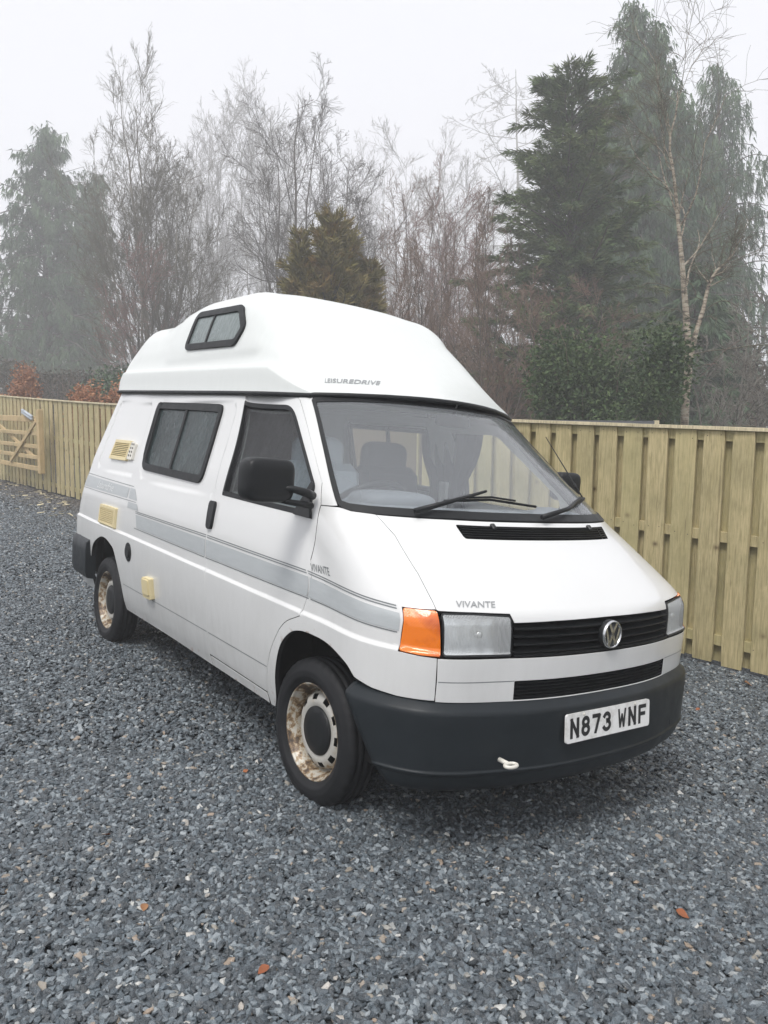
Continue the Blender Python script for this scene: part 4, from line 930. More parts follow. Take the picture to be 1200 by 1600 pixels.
# curtains gathered at the far door post and across the rear
def curtain(p0, p1, z0, z1, mat, folds=7, amp=.03, pinch=.0):
    n, m = folds*8, 14; s = np.linspace(0, 1, n); V = []
    p0 = np.array(p0, float); p1 = np.array(p1, float); d = p1-p0; nrm = np.array([-d[1], d[0]])/np.linalg.norm(d)
    for j in range(m):
        v = j/(m-1); k_ = 1-pinch*math.exp(-((v-.38)/.22)**2); ss = .5+(s-.5)*k_
        xy = p0+ss[:, None]*d+nrm*(amp*np.sin(s*folds*2*np.pi)*(.6+.4*v))[:, None]; V.append(np.c_[xy, np.full(n, z0+(z1-z0)*v)])
    V = np.stack(V, 1); F = [(i*m+j, (i+1)*m+j, (i+1)*m+j+1, i*m+j+1) for i in range(n-1) for j in range(m-1)]
    return mk('curtain', V.reshape(-1, 3), F, mat, van)
curtain((-1.42, .76), (-.78, .74), .98, 1.80, 'dark_fabric', 6, .025, .45); curtain((-1.12, .70), (-1.0, .68), .98, 1.36, 'pale_fabric', 2, .02, .2)
curtain((-1.42, -.68), (-1.22, -.67), 1.0, 1.74, 'pale_fabric', 3, .02, .1)
b = MB(); b.box((-3.2, 0, 1.35), (.02, .74, .45)); b.build('rear_bulkhead', 'cabin_trim', van)
V, F = superell((-.245, .02, 1.700), (.02, .11, .034), .5, .5); b = MB(); b.add(V, F, True); b.tube([(-.245, .02, 1.72), (-.225, .02, 1.79)], .008, 6); b.build('rear_view_mirror', 'black_plastic', van)

# ================================================================== GROUND, GRAVEL
def gz(x, y):
    """height of the drive: a plane near the van that levels off further out"""
    x = np.asarray(x, float); y = np.asarray(y, float)
    sx = np.clip(x, -26, 12); sy = np.clip(y, -14, 7)
    return -(GN[0]*sx+GN[1]*sy)/GN[2]
ax = np.unique(np.concatenate([np.linspace(-26, 7, 100), np.linspace(-135, -26, 14), np.linspace(7, 135, 16)])); ay = np.unique(np.concatenate([np.linspace(-14, 8, 67), np.linspace(-135, -14, 14), np.linspace(8, 135, 16)]))
gx, gy = np.meshgrid(ax, ay, indexing='ij'); bumpy = .006*np.sin(gx*2.1+.7*gy)+.005*np.sin(gy*3.3-gx*1.2)
V = np.stack([gx, gy, gz(gx, gy)-.010+bumpy*.5], -1).reshape(-1, 3); ny = len(ay)
I, J = np.meshgrid(np.arange(len(ax)-1), np.arange(ny-1), indexing='ij'); q = (I*ny+J).ravel()
g_ = mk('ground', V, np.stack([q, q+ny, q+ny+1, q+1], -1), 'gravel_ground'); tag(g_, kind='structure')
FD = np.array([.99578, .09176, 0]); FN = np.array([-.09176, .99578, 0]); FD0 = 3.378   # the fence line
# stones: one point each, turned into chips by a geometry node group
def wedge(n, r0, r1, p=1.0):
    a = math.atan2(_f[1], _f[0]); th = a+rng.uniform(-.80, .80, n); r = np.sqrt(r0**2+(r1**2-r0**2)*rng.random(n)**p)
    x = CAMP[0]-1.6*_f[0]+r*np.cos(th); y = CAMP[1]-1.6*_f[1]+r*np.sin(th); return x, y, r
parts = []
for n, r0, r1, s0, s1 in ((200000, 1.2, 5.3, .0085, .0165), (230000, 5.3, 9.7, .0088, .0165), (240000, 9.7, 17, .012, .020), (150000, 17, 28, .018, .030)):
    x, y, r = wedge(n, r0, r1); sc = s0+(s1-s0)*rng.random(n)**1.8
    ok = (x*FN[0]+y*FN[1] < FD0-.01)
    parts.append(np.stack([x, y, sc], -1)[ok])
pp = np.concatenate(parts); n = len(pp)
zz = gz(pp[:, 0], pp[:, 1])-.004+rng.random(n)*.010
me = bpy.data.meshes.new('gravel'); me.vertices.add(n); me.vertices.foreach_set('co', np.stack([pp[:, 0], pp[:, 1], zz], -1).astype(np.float32).ravel())
at = me.attributes.new('sc', 'FLOAT', 'POINT'); at.data.foreach_set('value', pp[:, 2].astype(np.float32))
at = me.attributes.new('rt', 'FLOAT_VECTOR', 'POINT'); at.data.foreach_set('vector', np.stack([rng.normal(0, .38, n), rng.normal(0, .38, n), rng.uniform(0, 6.28, n)], -1).astype(np.float32).ravel())
at = me.attributes.new('ix', 'INT', 'POINT'); at.data.foreach_set('value', rng.integers(0, 8, n).astype(np.int32))
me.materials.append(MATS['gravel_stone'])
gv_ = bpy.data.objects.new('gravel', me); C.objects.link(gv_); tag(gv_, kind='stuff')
chips = bpy.data.collections.new('stone_shapes')
import bmesh
for i in range(8):
    bm = bmesh.new(); bmesh.ops.create_icosphere(bm, subdivisions=1, radius=1); r_ = np.random.default_rng(100+i)
    st_ = np.array([r_.uniform(1.0, 1.45), r_.uniform(.7, 1.0), r_.uniform(.42, .7)]); pl_ = [(lambda d: d/np.linalg.norm(d))(r_.normal(size=3)) for _ in range(7)]; hh_ = r_.uniform(.45, .8, 7)
    for v in bm.verts:
        c = np.array(v.co)
        for d, h in zip(pl_, hh_):
            k_ = c @ d
            if k_ > h: c = c-d*(k_-h)
        v.co = Vector(c*st_*1.2+r_.normal(0, .04, 3))
    m_ = bpy.data.meshes.new('stone'); bm.to_mesh(m_); bm.free(); m_.materials.append(MATS['gravel_stone'])
    chips.objects.link(bpy.data.objects.new('stone', m_))
ng = bpy.data.node_groups.new('scatter_stones', 'GeometryNodeTree'); ng.interface.new_socket('Geometry', in_out='INPUT', socket_type='NodeSocketGeometry'); ng.interface.new_socket('Geometry', in_out='OUTPUT', socket_type='NodeSocketGeometry')
gi = nn(ng, 'NodeGroupInput'); go = nn(ng, 'NodeGroupOutput'); ci_ = nn(ng, 'GeometryNodeCollectionInfo'); ci_.inputs['Collection'].default_value = chips; ci_.inputs['Separate Children'].default_value = True; ci_.inputs['Reset Children'].default_value = True
ip = nn(ng, 'GeometryNodeInstanceOnPoints'); ip.inputs['Pick Instance'].default_value = True
def na(nm, ty): k_ = nn(ng, 'GeometryNodeInputNamedAttribute', data_type=ty); k_.inputs['Name'].default_value = nm; return [s for s in k_.outputs if s.enabled and s.name == 'Attribute'][0]
e2r = nn(ng, 'FunctionNodeEulerToRotation')
L = ng.links.new; L(gi.outputs[0], ip.inputs['Points']); L(ci_.outputs[0], ip.inputs['Instance']); L(na('sc', 'FLOAT'), ip.inputs['Scale']); L(na('ix', 'INT'), ip.inputs['Instance Index'])
L(na('rt', 'FLOAT_VECTOR'), e2r.inputs[0]); L(e2r.outputs[0], ip.inputs['Rotation']); L(ip.outputs[0], go.inputs[0])
gv_.modifiers.new('stones', 'NODES').node_group = ng

# fallen leaves
lv = [(1.385, -.165, .030, 'curled orange-brown leaf lying on the gravel in front of the bumper, far to its right'), (-.14, 3.02, .05, 'pale orange leaf lying on the gravel at the foot of the fence'), (.94, -1.53, .026, 'red-brown leaf on the gravel at the bottom edge of the picture'), (-.02, -1.69, .022, 'dark red leaf scrap on the gravel between the left edge and the front wheel'),
      (.49, -1.72, .02, 'small rust-coloured leaf on the gravel at the lower left'), (-.32, -.98, .02, 'small brown leaf on the gravel just beside the front wheel'), (1.66, -.10, .024, 'brown leaf on the gravel at the right edge of the picture'), (.05, 2.05, .022, 'tan leaf on the gravel between the front bumper and the fence')]
for i, (x, y, s, lab) in enumerate(lv):
    r_ = np.random.default_rng(i); a = np.linspace(0, 1, 7); wv = np.sin(np.pi*a**.8)*.42*(1+.15*np.sin(a*19)); V = []; F = []
    for k_, (u, w_) in enumerate(zip(a, wv)): V += [(u-.5, -w_, .16*math.cos(3*u)+.12*w_*1.4), (u-.5, 0, .10*math.cos(3*u)-.03), (u-.5, w_, .16*math.cos(3*u)+.2*w_)]
    for k_ in range(6): F += [(3*k_, 3*k_+3, 3*k_+4, 3*k_+1), (3*k_+1, 3*k_+4, 3*k_+5, 3*k_+2)]
    o = mk('fallen_leaf', np.array(V)*s*1.5, F, 'dead_leaf'); o.location = (x, y, float(gz(x, y))+.018); o.rotation_euler = (r_.normal(0, .3), r_.normal(0, .3), r_.uniform(0, 6)); tag(o, lab, 'leaf', 'fallen leaves on the gravel')

# pale wood chips and litter trodden into the drive by the gate
n = 150; sx_ = -9.5-10*rng.random(n); oy_ = -.15-1.9*rng.random(n)**1.5; V, F = [], []
for a_, b_ in zip(sx_, oy_):
    c = FD*a_+FN*(FD0+b_); l_, w_ = .03+.09*rng.random()**3, .010+.012*rng.random(); an = rng.uniform(0, 3.14); d = np.array([math.cos(an), math.sin(an), .1*rng.normal()]); e = np.array([-math.sin(an), math.cos(an), .2*rng.normal()]); c = np.array([c[0], c[1], float(gz(c[0], c[1]))+.022]); i0 = len(V)
    for s1, s2, up_ in ((-1, -1, 0), (1, -.7, 0), (1, .8, 0), (-1, 1, 0), (-1, -1, 1), (1, -.7, 1), (1, .8, 1), (-1, 1, 1)): V.append(c+d*l_*s1+e*w_*s2+np.array([0, 0, .006*up_]))
    F += [tuple(i0+q_ for q_ in f_) for f_ in ((3, 2, 1, 0), (4, 5, 6, 7), (0, 1, 5, 4), (1, 2, 6, 5), (2, 3, 7, 6), (3, 0, 4, 7))]
wc_ = mk('wood_chips', np.array(V), F, 'capping_timber', None, False); tag(wc_, kind='stuff')
# ================================================================== FENCE
def fp_(s, off, z): return FD*s+FN*(FD0+off)+np.array([0, 0, z])
def ztop(s): return float(pchip([-30., -20.3, -17.1, -14.4, -12.8, -8, -2.4, 0., 6.], [2.93, 2.467, 2.307, 2.183, 2.114, 1.94, 1.766, 1.694, 1.52], np.array([s]))[0])
def zbase(s): p = fp_(s, 0, 0); return float(gz(p[0], p[1]))
fence = thing('board_fence', 'tall pale timber hit-and-miss board fence running behind the camper van', 'fence')
b = MB(); b.box((0, 0, 0), (.5, .5, .5), None, .035); bd = b.build('board', 'fence_timber', None, False, link=False).data
Rf = Matrix([list(FD), list(FN), [0, 0, 1]]).transposed().to_4x4()
def board(s, off, w, th_, z0, z1, name='board', mat=None, mesh=None, tilt=0):
    o = bpy.data.objects.new(name, mesh or bd); C.objects.link(o); o.parent = fence
    c = fp_(s, off, (z0+z1)/2); o.matrix_world = Matrix.Translation(Vector(c)) @ Rf @ Matrix.Rotation(tilt, 4, 'Y') @ Matrix.Diagonal((w, th_, z1-z0, 1)); return o
s = -.163+.2425*20; nb_ = 0
while s > -26:
    pitch = .2425 if s > -8 else .31; w = (.178 if s > -8 else .215)*(1+.03*rng.normal()); zt, zb = ztop(s), zbase(s)
    if -9.6 < s < -3.2: s -= pitch; continue          # hidden behind the van's body: thinner set below
    board(s, .010+.003*rng.normal(), w, .020, zb+.03+.012*rng.normal(), zt-.034, tilt=.004*rng.normal())
    if s > -14: board(s-pitch/2+.01*rng.normal(), .075, w, .018, zb+.03, zt-.034)
    s -= pitch
s = -3.2
while s > -9.7:
    zt, zb = ztop(s), zbase(s); board(s, .010, .178, .020, zb+.03, zt-.034); board(s-.12, .075, .178, .018, zb+.03, zt-.034); s -= .2425
cap_b = MB(); cap_b.box((0, 0, 0), (.5, .5, .5), None, .03); capm = cap_b.build('capping', 'capping_timber', None, False, link=False).data
railm = MB().box((0, 0, 0), (.5, .5, .5), None, .03).build('rail', 'fence_timber', None, False, link=False).data
def beam(s0, s1, off, hw, hh, zf, name, mesh):
    a = fp_(s0, off, zf(s0)); b_ = fp_(s1, off, zf(s1)); d = Vector(b_-a); L_ = d.length; d.normalize(); nrm = Vector(FN); up = d.cross(nrm)
    if up.z < 0: up = -up
    Rm = Matrix([list(d), list(nrm), list(up)]).transposed().to_4x4(); o = bpy.data.objects.new(name, mesh); C.objects.link(o); o.parent = fence
    o.matrix_world = Matrix.Translation(Vector((a+b_)/2)) @ Rm @ Matrix.Diagonal((L_-.004, hw, hh, 1))
e_ = [4.8, 1.6, -.52-.6, -3.6, -6.0, -8.4, -10.8, -13.2, -15.6, -18, -20.4, -22.8, -25.2]
for s0, s1 in zip(e_[:-1], e_[1:]):
    beam(s1, s0, .035, .125, .028, lambda s: ztop(s)-.016, 'capping', capm)
    for dz in (-.075, -.885, None):
        beam(s1, s0, .043, .045, .085, (lambda s: ztop(s)+dz) if dz is not None else (lambda s: zbase(s)+.21), 'rail', railm)

nb_m = MB(); sk = -.163+.2425*5
while sk > -3.2:
    for dz in (-.075, -.885, None):
        z_ = ztop(sk)+dz if dz is not None else zbase(sk)+.21
        for sx_ in (-.055, .055):
            c = fp_(sk+sx_+.008*rng.normal(), -.0035, z_+.012*rng.normal()); a_ = np.linspace(0, 2*np.pi, 7)[:-1]; nb_m.add(c+.0042*(np.cos(a_)[:, None]*FD+np.sin(a_)[:, None]*np.array([0, 0, 1.])), [tuple(range(6))])
    sk -= .2425
nl_ = nb_m.build('nail_heads', 'black_ink', fence, False); tag(nl_, kind='stuff')

# open field gate folded back against the fence
gate = thing('field_gate', 'open wooden field gate with diagonal braces folded back against the fence', 'gate')
def gpt(s, z): return fp_(s, -.33, z)
def gbar(a, b_, w, t_, name, off=0.):
    a = np.array(gpt(*a))+FN*off; b_ = np.array(gpt(*b_))+FN*off; d = Vector(b_-a); L_ = d.length; d.normalize(); nrm = Vector(FN); up = d.cross(nrm)
    m_ = MB().box((0, 0, 0), (L_/2, t_/2, w/2), np.array(Matrix([list(d), list(nrm), list(up)]).transposed()), .008); m_.V = [v+(a+b_)/2 for v in m_.V]; return m_.build(name, 'gate_timber', gate, False)
gbar((-16.00, .56), (-16.00, 2.03), .17, .11, 'stile'); gbar((-19.9, .75), (-19.9, 2.25), .14, .10, 'stile')
for z0, z1, w in ((1.80, 1.86, .14), (1.47, 1.52, .095), (1.17, 1.22, .095), (.92, .97, .095), (.66, .72, .11)): gbar((-19.84, z1), (-16.08, z0), w, .045, 'rail')
gbar((-16.12, 1.76), (-18.2, .78), .10, .04, 'brace', -.045); gbar((-19.8, 1.78), (-16.1, .78), .09, .04, 'brace', .045)
b = MB(); 
for (sa, za), (sb, zb) in (((-17.05, 2.02), (-16.35, 1.86)), ((-17.05, 1.97), (-16.35, 1.80))):
    a, c = gpt(sa, za), gpt(sb, zb); b.tube([a-FN*.06, c-FN*.06], .035, 8)
b.box(gpt(-16.95, 1.97)-FN*.06, (.09, .02, .05)); b.build('latch', 'galvanised', gate)

# felt roof of a shed showing over the fence
shed = thing('garden_shed', 'low dark shed roof edge showing just above the fence behind the van', 'shed')
a, c = np.array([-3.6, 3.62, 1.812]), np.array([-2.40, 4.93, 1.768]); d = (c-a); d[2] = 0; L_ = np.linalg.norm(d); d /= L_; nr = np.array([-d[1], d[0], 0])
def obox(p0, p1, back, z0, z1, name, mat):
    V = [p0, p1, p1+nr*back, p0+nr*back]; V = [v*np.array([1, 1, 0])+np.array([0, 0, z]) for z in (z0, z1) for v in V]
    return mk(name, np.array(V), [(3, 2, 1, 0), (4, 5, 6, 7), (0, 1, 5, 4), (1, 2, 6, 5), (2, 3, 7, 6), (3, 0, 4, 7)], mat, shed, False)
obox(a-d*3, c-d*.05, 1.6, -.6, 1.70, 'wall', 'shed_timber'); obox(a-d*3.1, c, 1.7, 1.702, 1.775, 'roof', 'roof_felt'); obox(c+d*.003-d*.003, c+d*.05, .06, 1.70, 1.78, 'fascia', 'capping_timber')

# ================================================================== TREES
def tubes(P, R, sides):
    """P (B,K,3), R (B,K) -> verts, quads"""
    B, K, _ = P.shape; t = np.gradient(P, axis=1); t /= np.linalg.norm(t, axis=2, keepdims=True)+1e-9
    ref = np.zeros_like(t); vert = np.abs(t[..., 2]).mean(1) < .8; ref[vert, :, 2] = 1; ref[~vert, :, 0] = 1
    a = np.cross(t, ref); a /= np.linalg.norm(a, axis=2, keepdims=True)+1e-9; b = np.cross(t, a)
    th = np.linspace(0, 2*np.pi, sides, endpoint=False)
    V = P[:, :, None]+R[:, :, None, None]*(np.cos(th)[None, None, :, None]*a[:, :, None]+np.sin(th)[None, None, :, None]*b[:, :, None])
    base = (np.arange(B)*K*sides)[:, None, None]; i = (np.arange(K-1)*sides)[None, :, None]; j = np.arange(sides)[None, None, :]; j2 = (j+1) % sides
    F = np.stack([base+i+j, base+i+j2, base+i+sides+j2, base+i+sides+j], -1).reshape(-1, 4)
    return V.reshape(-1, 3), F
def join(L):
    V, F, b = [], [], 0
    for v, f in L: V.append(v); F.append(f+b); b += len(v)
    return np.concatenate(V), np.concatenate(F)
def unit(v): return v/(np.linalg.norm(v, axis=-1, keepdims=True)+1e-9)
def grow(P, R, n, lo, hi, ang, ln, K, rg, wander=.18, trop=.15, rk=.55, taper=.25, angv=.25, up=np.array([0, 0, 1.])):
    """n children on every branch of P; ln(s) gives the length from the position along the parent"""
    B, K0, _ = P.shape; M_ = B*n; pi_ = np.repeat(np.arange(B), n)
    s = lo+(hi-lo)*((np.tile(np.arange(n), B)+rg.random(M_))/n); f = s*(K0-1); i = np.clip(f.astype(int), 0, K0-2); w = (f-i)[:, None]
    p = P[pi_, i]*(1-w)+P[pi_, i+1]*w; r = R[pi_, i]*(1-w[:, 0])+R[pi_, i+1]*w[:, 0]
    t = unit(P[pi_, i+1]-P[pi_, i]); rnd_ = unit(rg.normal(size=(M_, 3))); per = unit(rnd_-(rnd_*t).sum(1, keepdims=True)*t)
    a = ang+angv*rg.normal(size=M_); d = unit(t*np.cos(a)[:, None]+per*np.sin(a)[:, None])
    pl = np.linalg.norm(P[:, -1]-P[:, 0], axis=1)[pi_]; Ln = ln(s)*pl*(.65+.7*rg.random(M_)); st = Ln/(K-1)
    out = [p]; 
    for k_ in range(K-1):
        p = p+d*st[:, None]; out.append(p); d = unit(d+wander*rg.normal(size=(M_, 3))+up*trop)
    r0 = np.minimum(r*rk, .9*r); Rr = r0[:, None]*np.linspace(1, taper, K)[None]
    return np.stack(out, 1), Rr
def stems(base, tops, r, K, rg, wob=.25, e=1.0):
    base = np.array(base, float); s = np.linspace(0, 1, K); P = []
    for tp in tops:
        tp = np.array(tp, float); q = base+(tp-base)*s[:, None]; h = np.linalg.norm(tp-base)
        lat = (tp-base)*np.array([1, 1, 0]); q[:, :2] += lat[:2]*((s**.75)-s)[:, None]*.5*e
        q += np.cumsum(rg.normal(size=(K, 3))*wob*h/K*.35, 0)*np.array([1, 1, .2])*np.sin(np.pi*s*.9)[:, None]; P.append(q)
    r = np.broadcast_to(np.asarray(r, float), (len(P),)); return np.array(P), r[:, None]*np.linspace(1, .10, K)[None]
TREES = 'trees standing behind the fence'
def bare_tree(label, base, tops, r, seed, bark='grey_bark', twig='grey_bark', n=(9, 8, 6, 5), ang=(.65, .6, .55, .5), trop=(.10, .10, .06, .04), ln=(.42, .45, .5, .55), rmin=.006, lo=.22, wander=(.12, .16, .2, .22), name='bare_tree', cat='tree', wob=.25, droop=0, group=TREES):
    rg = np.random.default_rng(seed); root = thing(name, label, cat, Matrix.Translation(Vector(base)), group)
    P, R = stems((0, 0, 0), [np.array(t)-np.array(base) for t in tops], r, 18, rg, wob); trunk = [tubes(P, R, 8)]; tw = []
    cur = (P, R)
    for lv_, k_ in enumerate(n):
        K = (9, 6, 4, 2)[lv_]; up = np.array([0, 0, -1.]) if (droop and lv_ >= droop) else np.array([0, 0, 1.])
        P, R = grow(*cur, k_, lo if lv_ == 0 else .15, .99, ang[lv_], (lambda s, l=ln[lv_]: l*(1.15-.75*s)), K, rg, wander[lv_], trop[lv_], (.46, .55, .6, .7)[lv_], .3, up=up)
        R = np.maximum(R, rmin*(1.9, 1.35, 1.0, .85)[lv_]*np.linspace(1.15, .85, R.shape[1])[None])
        (trunk if lv_ == 0 else tw).append(tubes(P, R, (5, 4, 3, 3)[lv_])); cur = (P, R)
    V, F = join(trunk); mk('trunk', V, F, bark, root); V, F = join(tw); mk('crown', V, F, twig, root); return root
def fans(P0, D, ln, wd, rg, blades=3, spread=.55, droop=.25, tri=False):
    """leaf sprays: small fans of narrow triangles"""
    n = len(P0); D = unit(D); rv = unit(rg.normal(size=(n, 3))); S = unit(np.cross(D, rv)); V = []
    for b_ in range(blades):
        a = (b_-(blades-1)/2)*spread+rg.normal(0, .12, n); d = unit(D*np.cos(a)[:, None]+S*np.sin(a)[:, None]); l = ln*(1-.25*abs(b_-(blades-1)/2))*(.7+.6*rg.random(n)); w = wd*(.7+.6*rg.random(n))
        side = unit(np.cross(d, unit(rg.normal(size=(n, 3))))); m = P0+d*(l*.45)[:, None]; tip = P0+d*l[:, None]+np.array([0, 0, -1.])*(l*droop)[:, None]
        if tri: q0 = P0+d*(l*.12)[:, None]; V += [q0-side*(w*.42)[:, None], q0+side*(w*.42)[:, None], tip]
        else: V += [P0, m+side*(w*.5)[:, None], tip, m-side*(w*.5)[:, None]]
    k_ = 3 if tri else 4; V = np.stack(V, 1).reshape(-1, 3); F = np.arange(n*blades*k_).reshape(-1, k_); return V, F
def conifer(label, base, H, rad, seed, mat='cypress_green', prof=None, nb=260, per=46, ln=.34, wd=.085, pitch=.25, droop=.35, h0=.03, name='conifer', lean=(0, 0), tops=1, top2=None, group=TREES, blades=2, sdroop=.3, strand=0., tail=0.):
    rg = np.random.default_rng(seed); root = thing(name, label, 'tree', Matrix.Translation(Vector(base)), group)
    tr, br, sp0, spd, tn = [], [], [], [], []
    lead = [(0., 0., 1.)]+(top2 or [(rg.normal(0, rad*.33), rg.normal(0, rad*.33), rg.uniform(.82, .95)) for _ in range(tops-1)])
    for k_, (ox, oy, fh) in enumerate(lead):
        top = np.array([lean[0]+ox, lean[1]+oy, H*fh]); P, R = stems((ox*.3, oy*.3, -.3), [top], .017*H, 16, rg, .10); tr.append(tubes(P, R, 8))
        m = int(nb*(1 if k_ == 0 else .55)); h = h0+(1-h0)*(np.arange(m)+rg.random(m))/m; az = np.arange(m)*2.39996+rg.normal(0, .4, m); f = h*15; i = np.clip(f.astype(int), 0, 14); w = (f-i)[:, None]; o = P[0][i]*(1-w)+P[0][i+1]*w
        L_ = rad*np.array([prof(v) for v in h])*(.50+.75*rg.random(m))*(1 if k_ == 0 else .62)*(1+tail*(rg.random(m) < .15))+.12; d = unit(np.stack([np.cos(az), np.sin(az), pitch+.22*rg.normal(size=m)+.6*np.clip(h-.85, 0, 1)/.15], -1)); K = 8; pts = [o]; p = o
        for j in range(K-1):
            p = p+d*(L_/(K-1))[:, None]; pts.append(p); d = unit(d+np.array([0, 0, -droop/(K-1)])*(.5+.8*rg.random((m, 1)))+.09*rg.normal(size=(m, 3)))
        B_ = np.stack(pts, 1); br.append(tubes(B_, (.010+.010*L_)[:, None]*np.linspace(1, .25, K)[None], 4))
        cnt = np.maximum(6, (per*L_/L_.mean()*(.7+.6*rg.random(m))).astype(int)); q = np.repeat(np.arange(m), cnt); n_ = len(q); s = .10+.90*rg.random(n_)**.70; f = s*(K-1); i = np.clip(f.astype(int), 0, K-2); w = (f-i)[:, None]
        pos = B_[q, i]*(1-w)+B_[q, i+1]*w; t = unit(B_[q, i+1]-B_[q, i]); lat = unit(np.cross(t, np.array([0, 0, 1.])))*np.where(rg.random(n_) < .5, 1, -1)[:, None]
        wid = (.06+.22*L_[q]*(1-s))[:, None]; pos = pos+lat*wid*rg.random((n_, 1))+rg.normal(0, .04, (n_, 3)); dv = unit(t*.9+lat*.6+rg.normal(0, .22, (n_, 3))+np.array([0, 0, -1.1*sdroop]))
        if strand:                                              # sprays hang in strands from each bough
            ns_ = 9; sid = rg.integers(0, ns_, n_); ss = .18+.82*((sid+.5)/ns_); f = ss*(K-1); i = np.clip(f.astype(int), 0, K-2); w = (f-i)[:, None]; so = (np.sin(q*12.9898+sid*78.233)*43758.5453) % 1.0; so2 = (np.sin(q*39.346+sid*11.135)*24634.6345) % 1.0
            dn = rg.random(n_)**.8*strand*(.35+.9*so2)*np.minimum(1, L_[q]/1.6); pos = B_[q, i]*(1-w)+B_[q, i+1]*w+lat*0+np.stack([(so-.5)*.5, (so2-.5)*.5, -dn], -1)+rg.normal(0, .05, (n_, 3)); dv = unit(t*.35+rg.normal(0, .28, (n_, 3))+np.array([0, 0, -1.0]))
        sp0.append(pos); spd.append(dv); bt_ = rg.random(m)**1.6; tn.append(np.clip(bt_[q]*.75+.35*s*rg.random(n_)-.05, 0, 1))  # paler boughs and tips paint lit against dark foliage into the colour
    V, F = join(tr+br); mk('trunk', V, F, 'dark_bark', root); P0 = np.concatenate(sp0); D = np.concatenate(spd); V, F = fans(P0, D, ln, wd*1.25, rg, blades, .6, sdroop*.6, True); mk('crown', V, F, mat, root, False, tone=np.repeat(np.concatenate(tn), 3*blades)); return root
def bush(label, base, size, n, mat, seed, ln=.13, wd=.07, name='evergreen_bush', twig='brown_twigs', lobes=9, zlo=.25, group='shrubs behind the fence', cat='shrub', stemsn=14, blades=2, fill=.5):
    rg = np.random.default_rng(seed); root = thing(name, label, cat, Matrix.Translation(Vector(base)), group); sz = np.array(size)
    c = rg.normal(0, .38, (lobes, 3))*sz; c[:, 2] = sz[2]*(zlo+(1-zlo)*rg.random(lobes)); rl = (.30+.25*rg.random(lobes)); q = rg.integers(0, lobes, n); d = unit(rg.normal(size=(n, 3))); rr_ = (fill+(1-fill)*rg.random(n))[:, None]
    P0 = c[q]+d*rr_*(rl[q][:, None]*sz*np.array([1, 1, .75])); P0 += rg.normal(0, .05, (n, 3)); P0 = P0[P0[:, 2] > 0]; D = unit(P0-c.mean(0)+rg.normal(0, .8, P0.shape)*sz.mean()*.6)
    V, F = fans(P0, D, ln, wd, rg, blades, .8, .2); mk('crown', V, F, mat, root, False, tone=np.repeat(np.clip(rg.random(len(P0))**2.2, 0, 1), 4*blades))
    P, R = stems((0, 0, -.2), [c[i % lobes]+rg.normal(0, .2, 3) for i in range(stemsn)], .035, 9, rg, .4); P2, R2 = grow(P, R, 5, .3, .95, .6, lambda s: .4+0*s, 5, rg); V, F = join([tubes(P, R, 5), tubes(P2, np.maximum(R2, .006), 3)]); mk('trunk', V, F, twig, root); return root

# conifers, bare trees and bushes behind the fence
conifer('broad hazy grey-green conifer filling the left edge behind the gate', (-60.22, 10.9, -0.4), 24.17, 7.97, 11, 'cypress_green', lean=(-1.66, 1.7), prof=lambda h: .05+.95*(1-h)**.6, nb=400, per=72, ln=.62, wd=.085, pitch=.40, droop=1.0, strand=.6, tops=2, sdroop=.35)
bare_tree('tall grey bare tree with forked stems right of the left conifer', (-35.63, 11.21, -0.4), [(-38.28, 10.51, 18.14), (-36.84, 10.88, 17.32), (-37.77, 12.25, 14.65), (-38.64, 9.42, 14.94), (-37.02, 13.29, 14.66), (-35.55, 13.36, 13.07), (-35.54, 12.15, 14.37), (-36.25, 10.24, 13.88), (-38.03, 9.8, 12.39), (-36.01, 14.1, 11.4), (-38.79, 12.11, 13.59), (-38.05, 9.45, 10.63), (-34.69, 12.63, 10.63)], [.15,.12,.13,.12,.11,.11,.10,.10,.10,.09,.09,.09,.09], 21, 'grey_bark', 'olive_twigs', n=(12,9,6,3), wob=.26, rmin=.0055, trop=(.14,.10,.07,.04), lo=.25, ang=(.62,.55,.50,.46), ln=(.36,.50,.58,.60), wander=(.13,.16,.19,.21))
bare_tree('pale bare tree rising faintly between the grey tree and the dark one', (-82.25, 34.95, -0.4), [(-86.06, 35.89, 36.31), (-86.31, 37.86, 37.54), (-86.58, 34.48, 32.59), (-82.91, 37.87, 34.77), (-85.28, 36.29, 32.61), (-86.9, 33.37, 28.87)], [.2,.17,.15,.15,.14,.13], 22, 'grey_bark', 'grey_bark', n=(12,9,6,3), rmin=.0115, trop=(.14,.10,.07,.04), wob=.2, lo=.25, ang=(.62,.55,.50,.46), ln=(.36,.50,.58,.60), wander=(.13,.16,.19,.21))
bare_tree('pale thin bare tree standing behind the dark spreading tree', (-78.77, 39.78, -0.4), [(-82.95, 40.34, 37.1), (-82.8, 42.59, 36.85), (-80.44, 43.34, 34.55), (-82.36, 38.57, 34.42), (-81.94, 40.78, 31.93)], [.2,.17,.15,.15,.14], 23, 'grey_bark', 'grey_bark', n=(12,9,6,3), rmin=.0115, trop=(.14,.10,.07,.04), wob=.2, lo=.25, ang=(.62,.55,.50,.46), ln=(.36,.50,.58,.60), wander=(.13,.16,.19,.21))
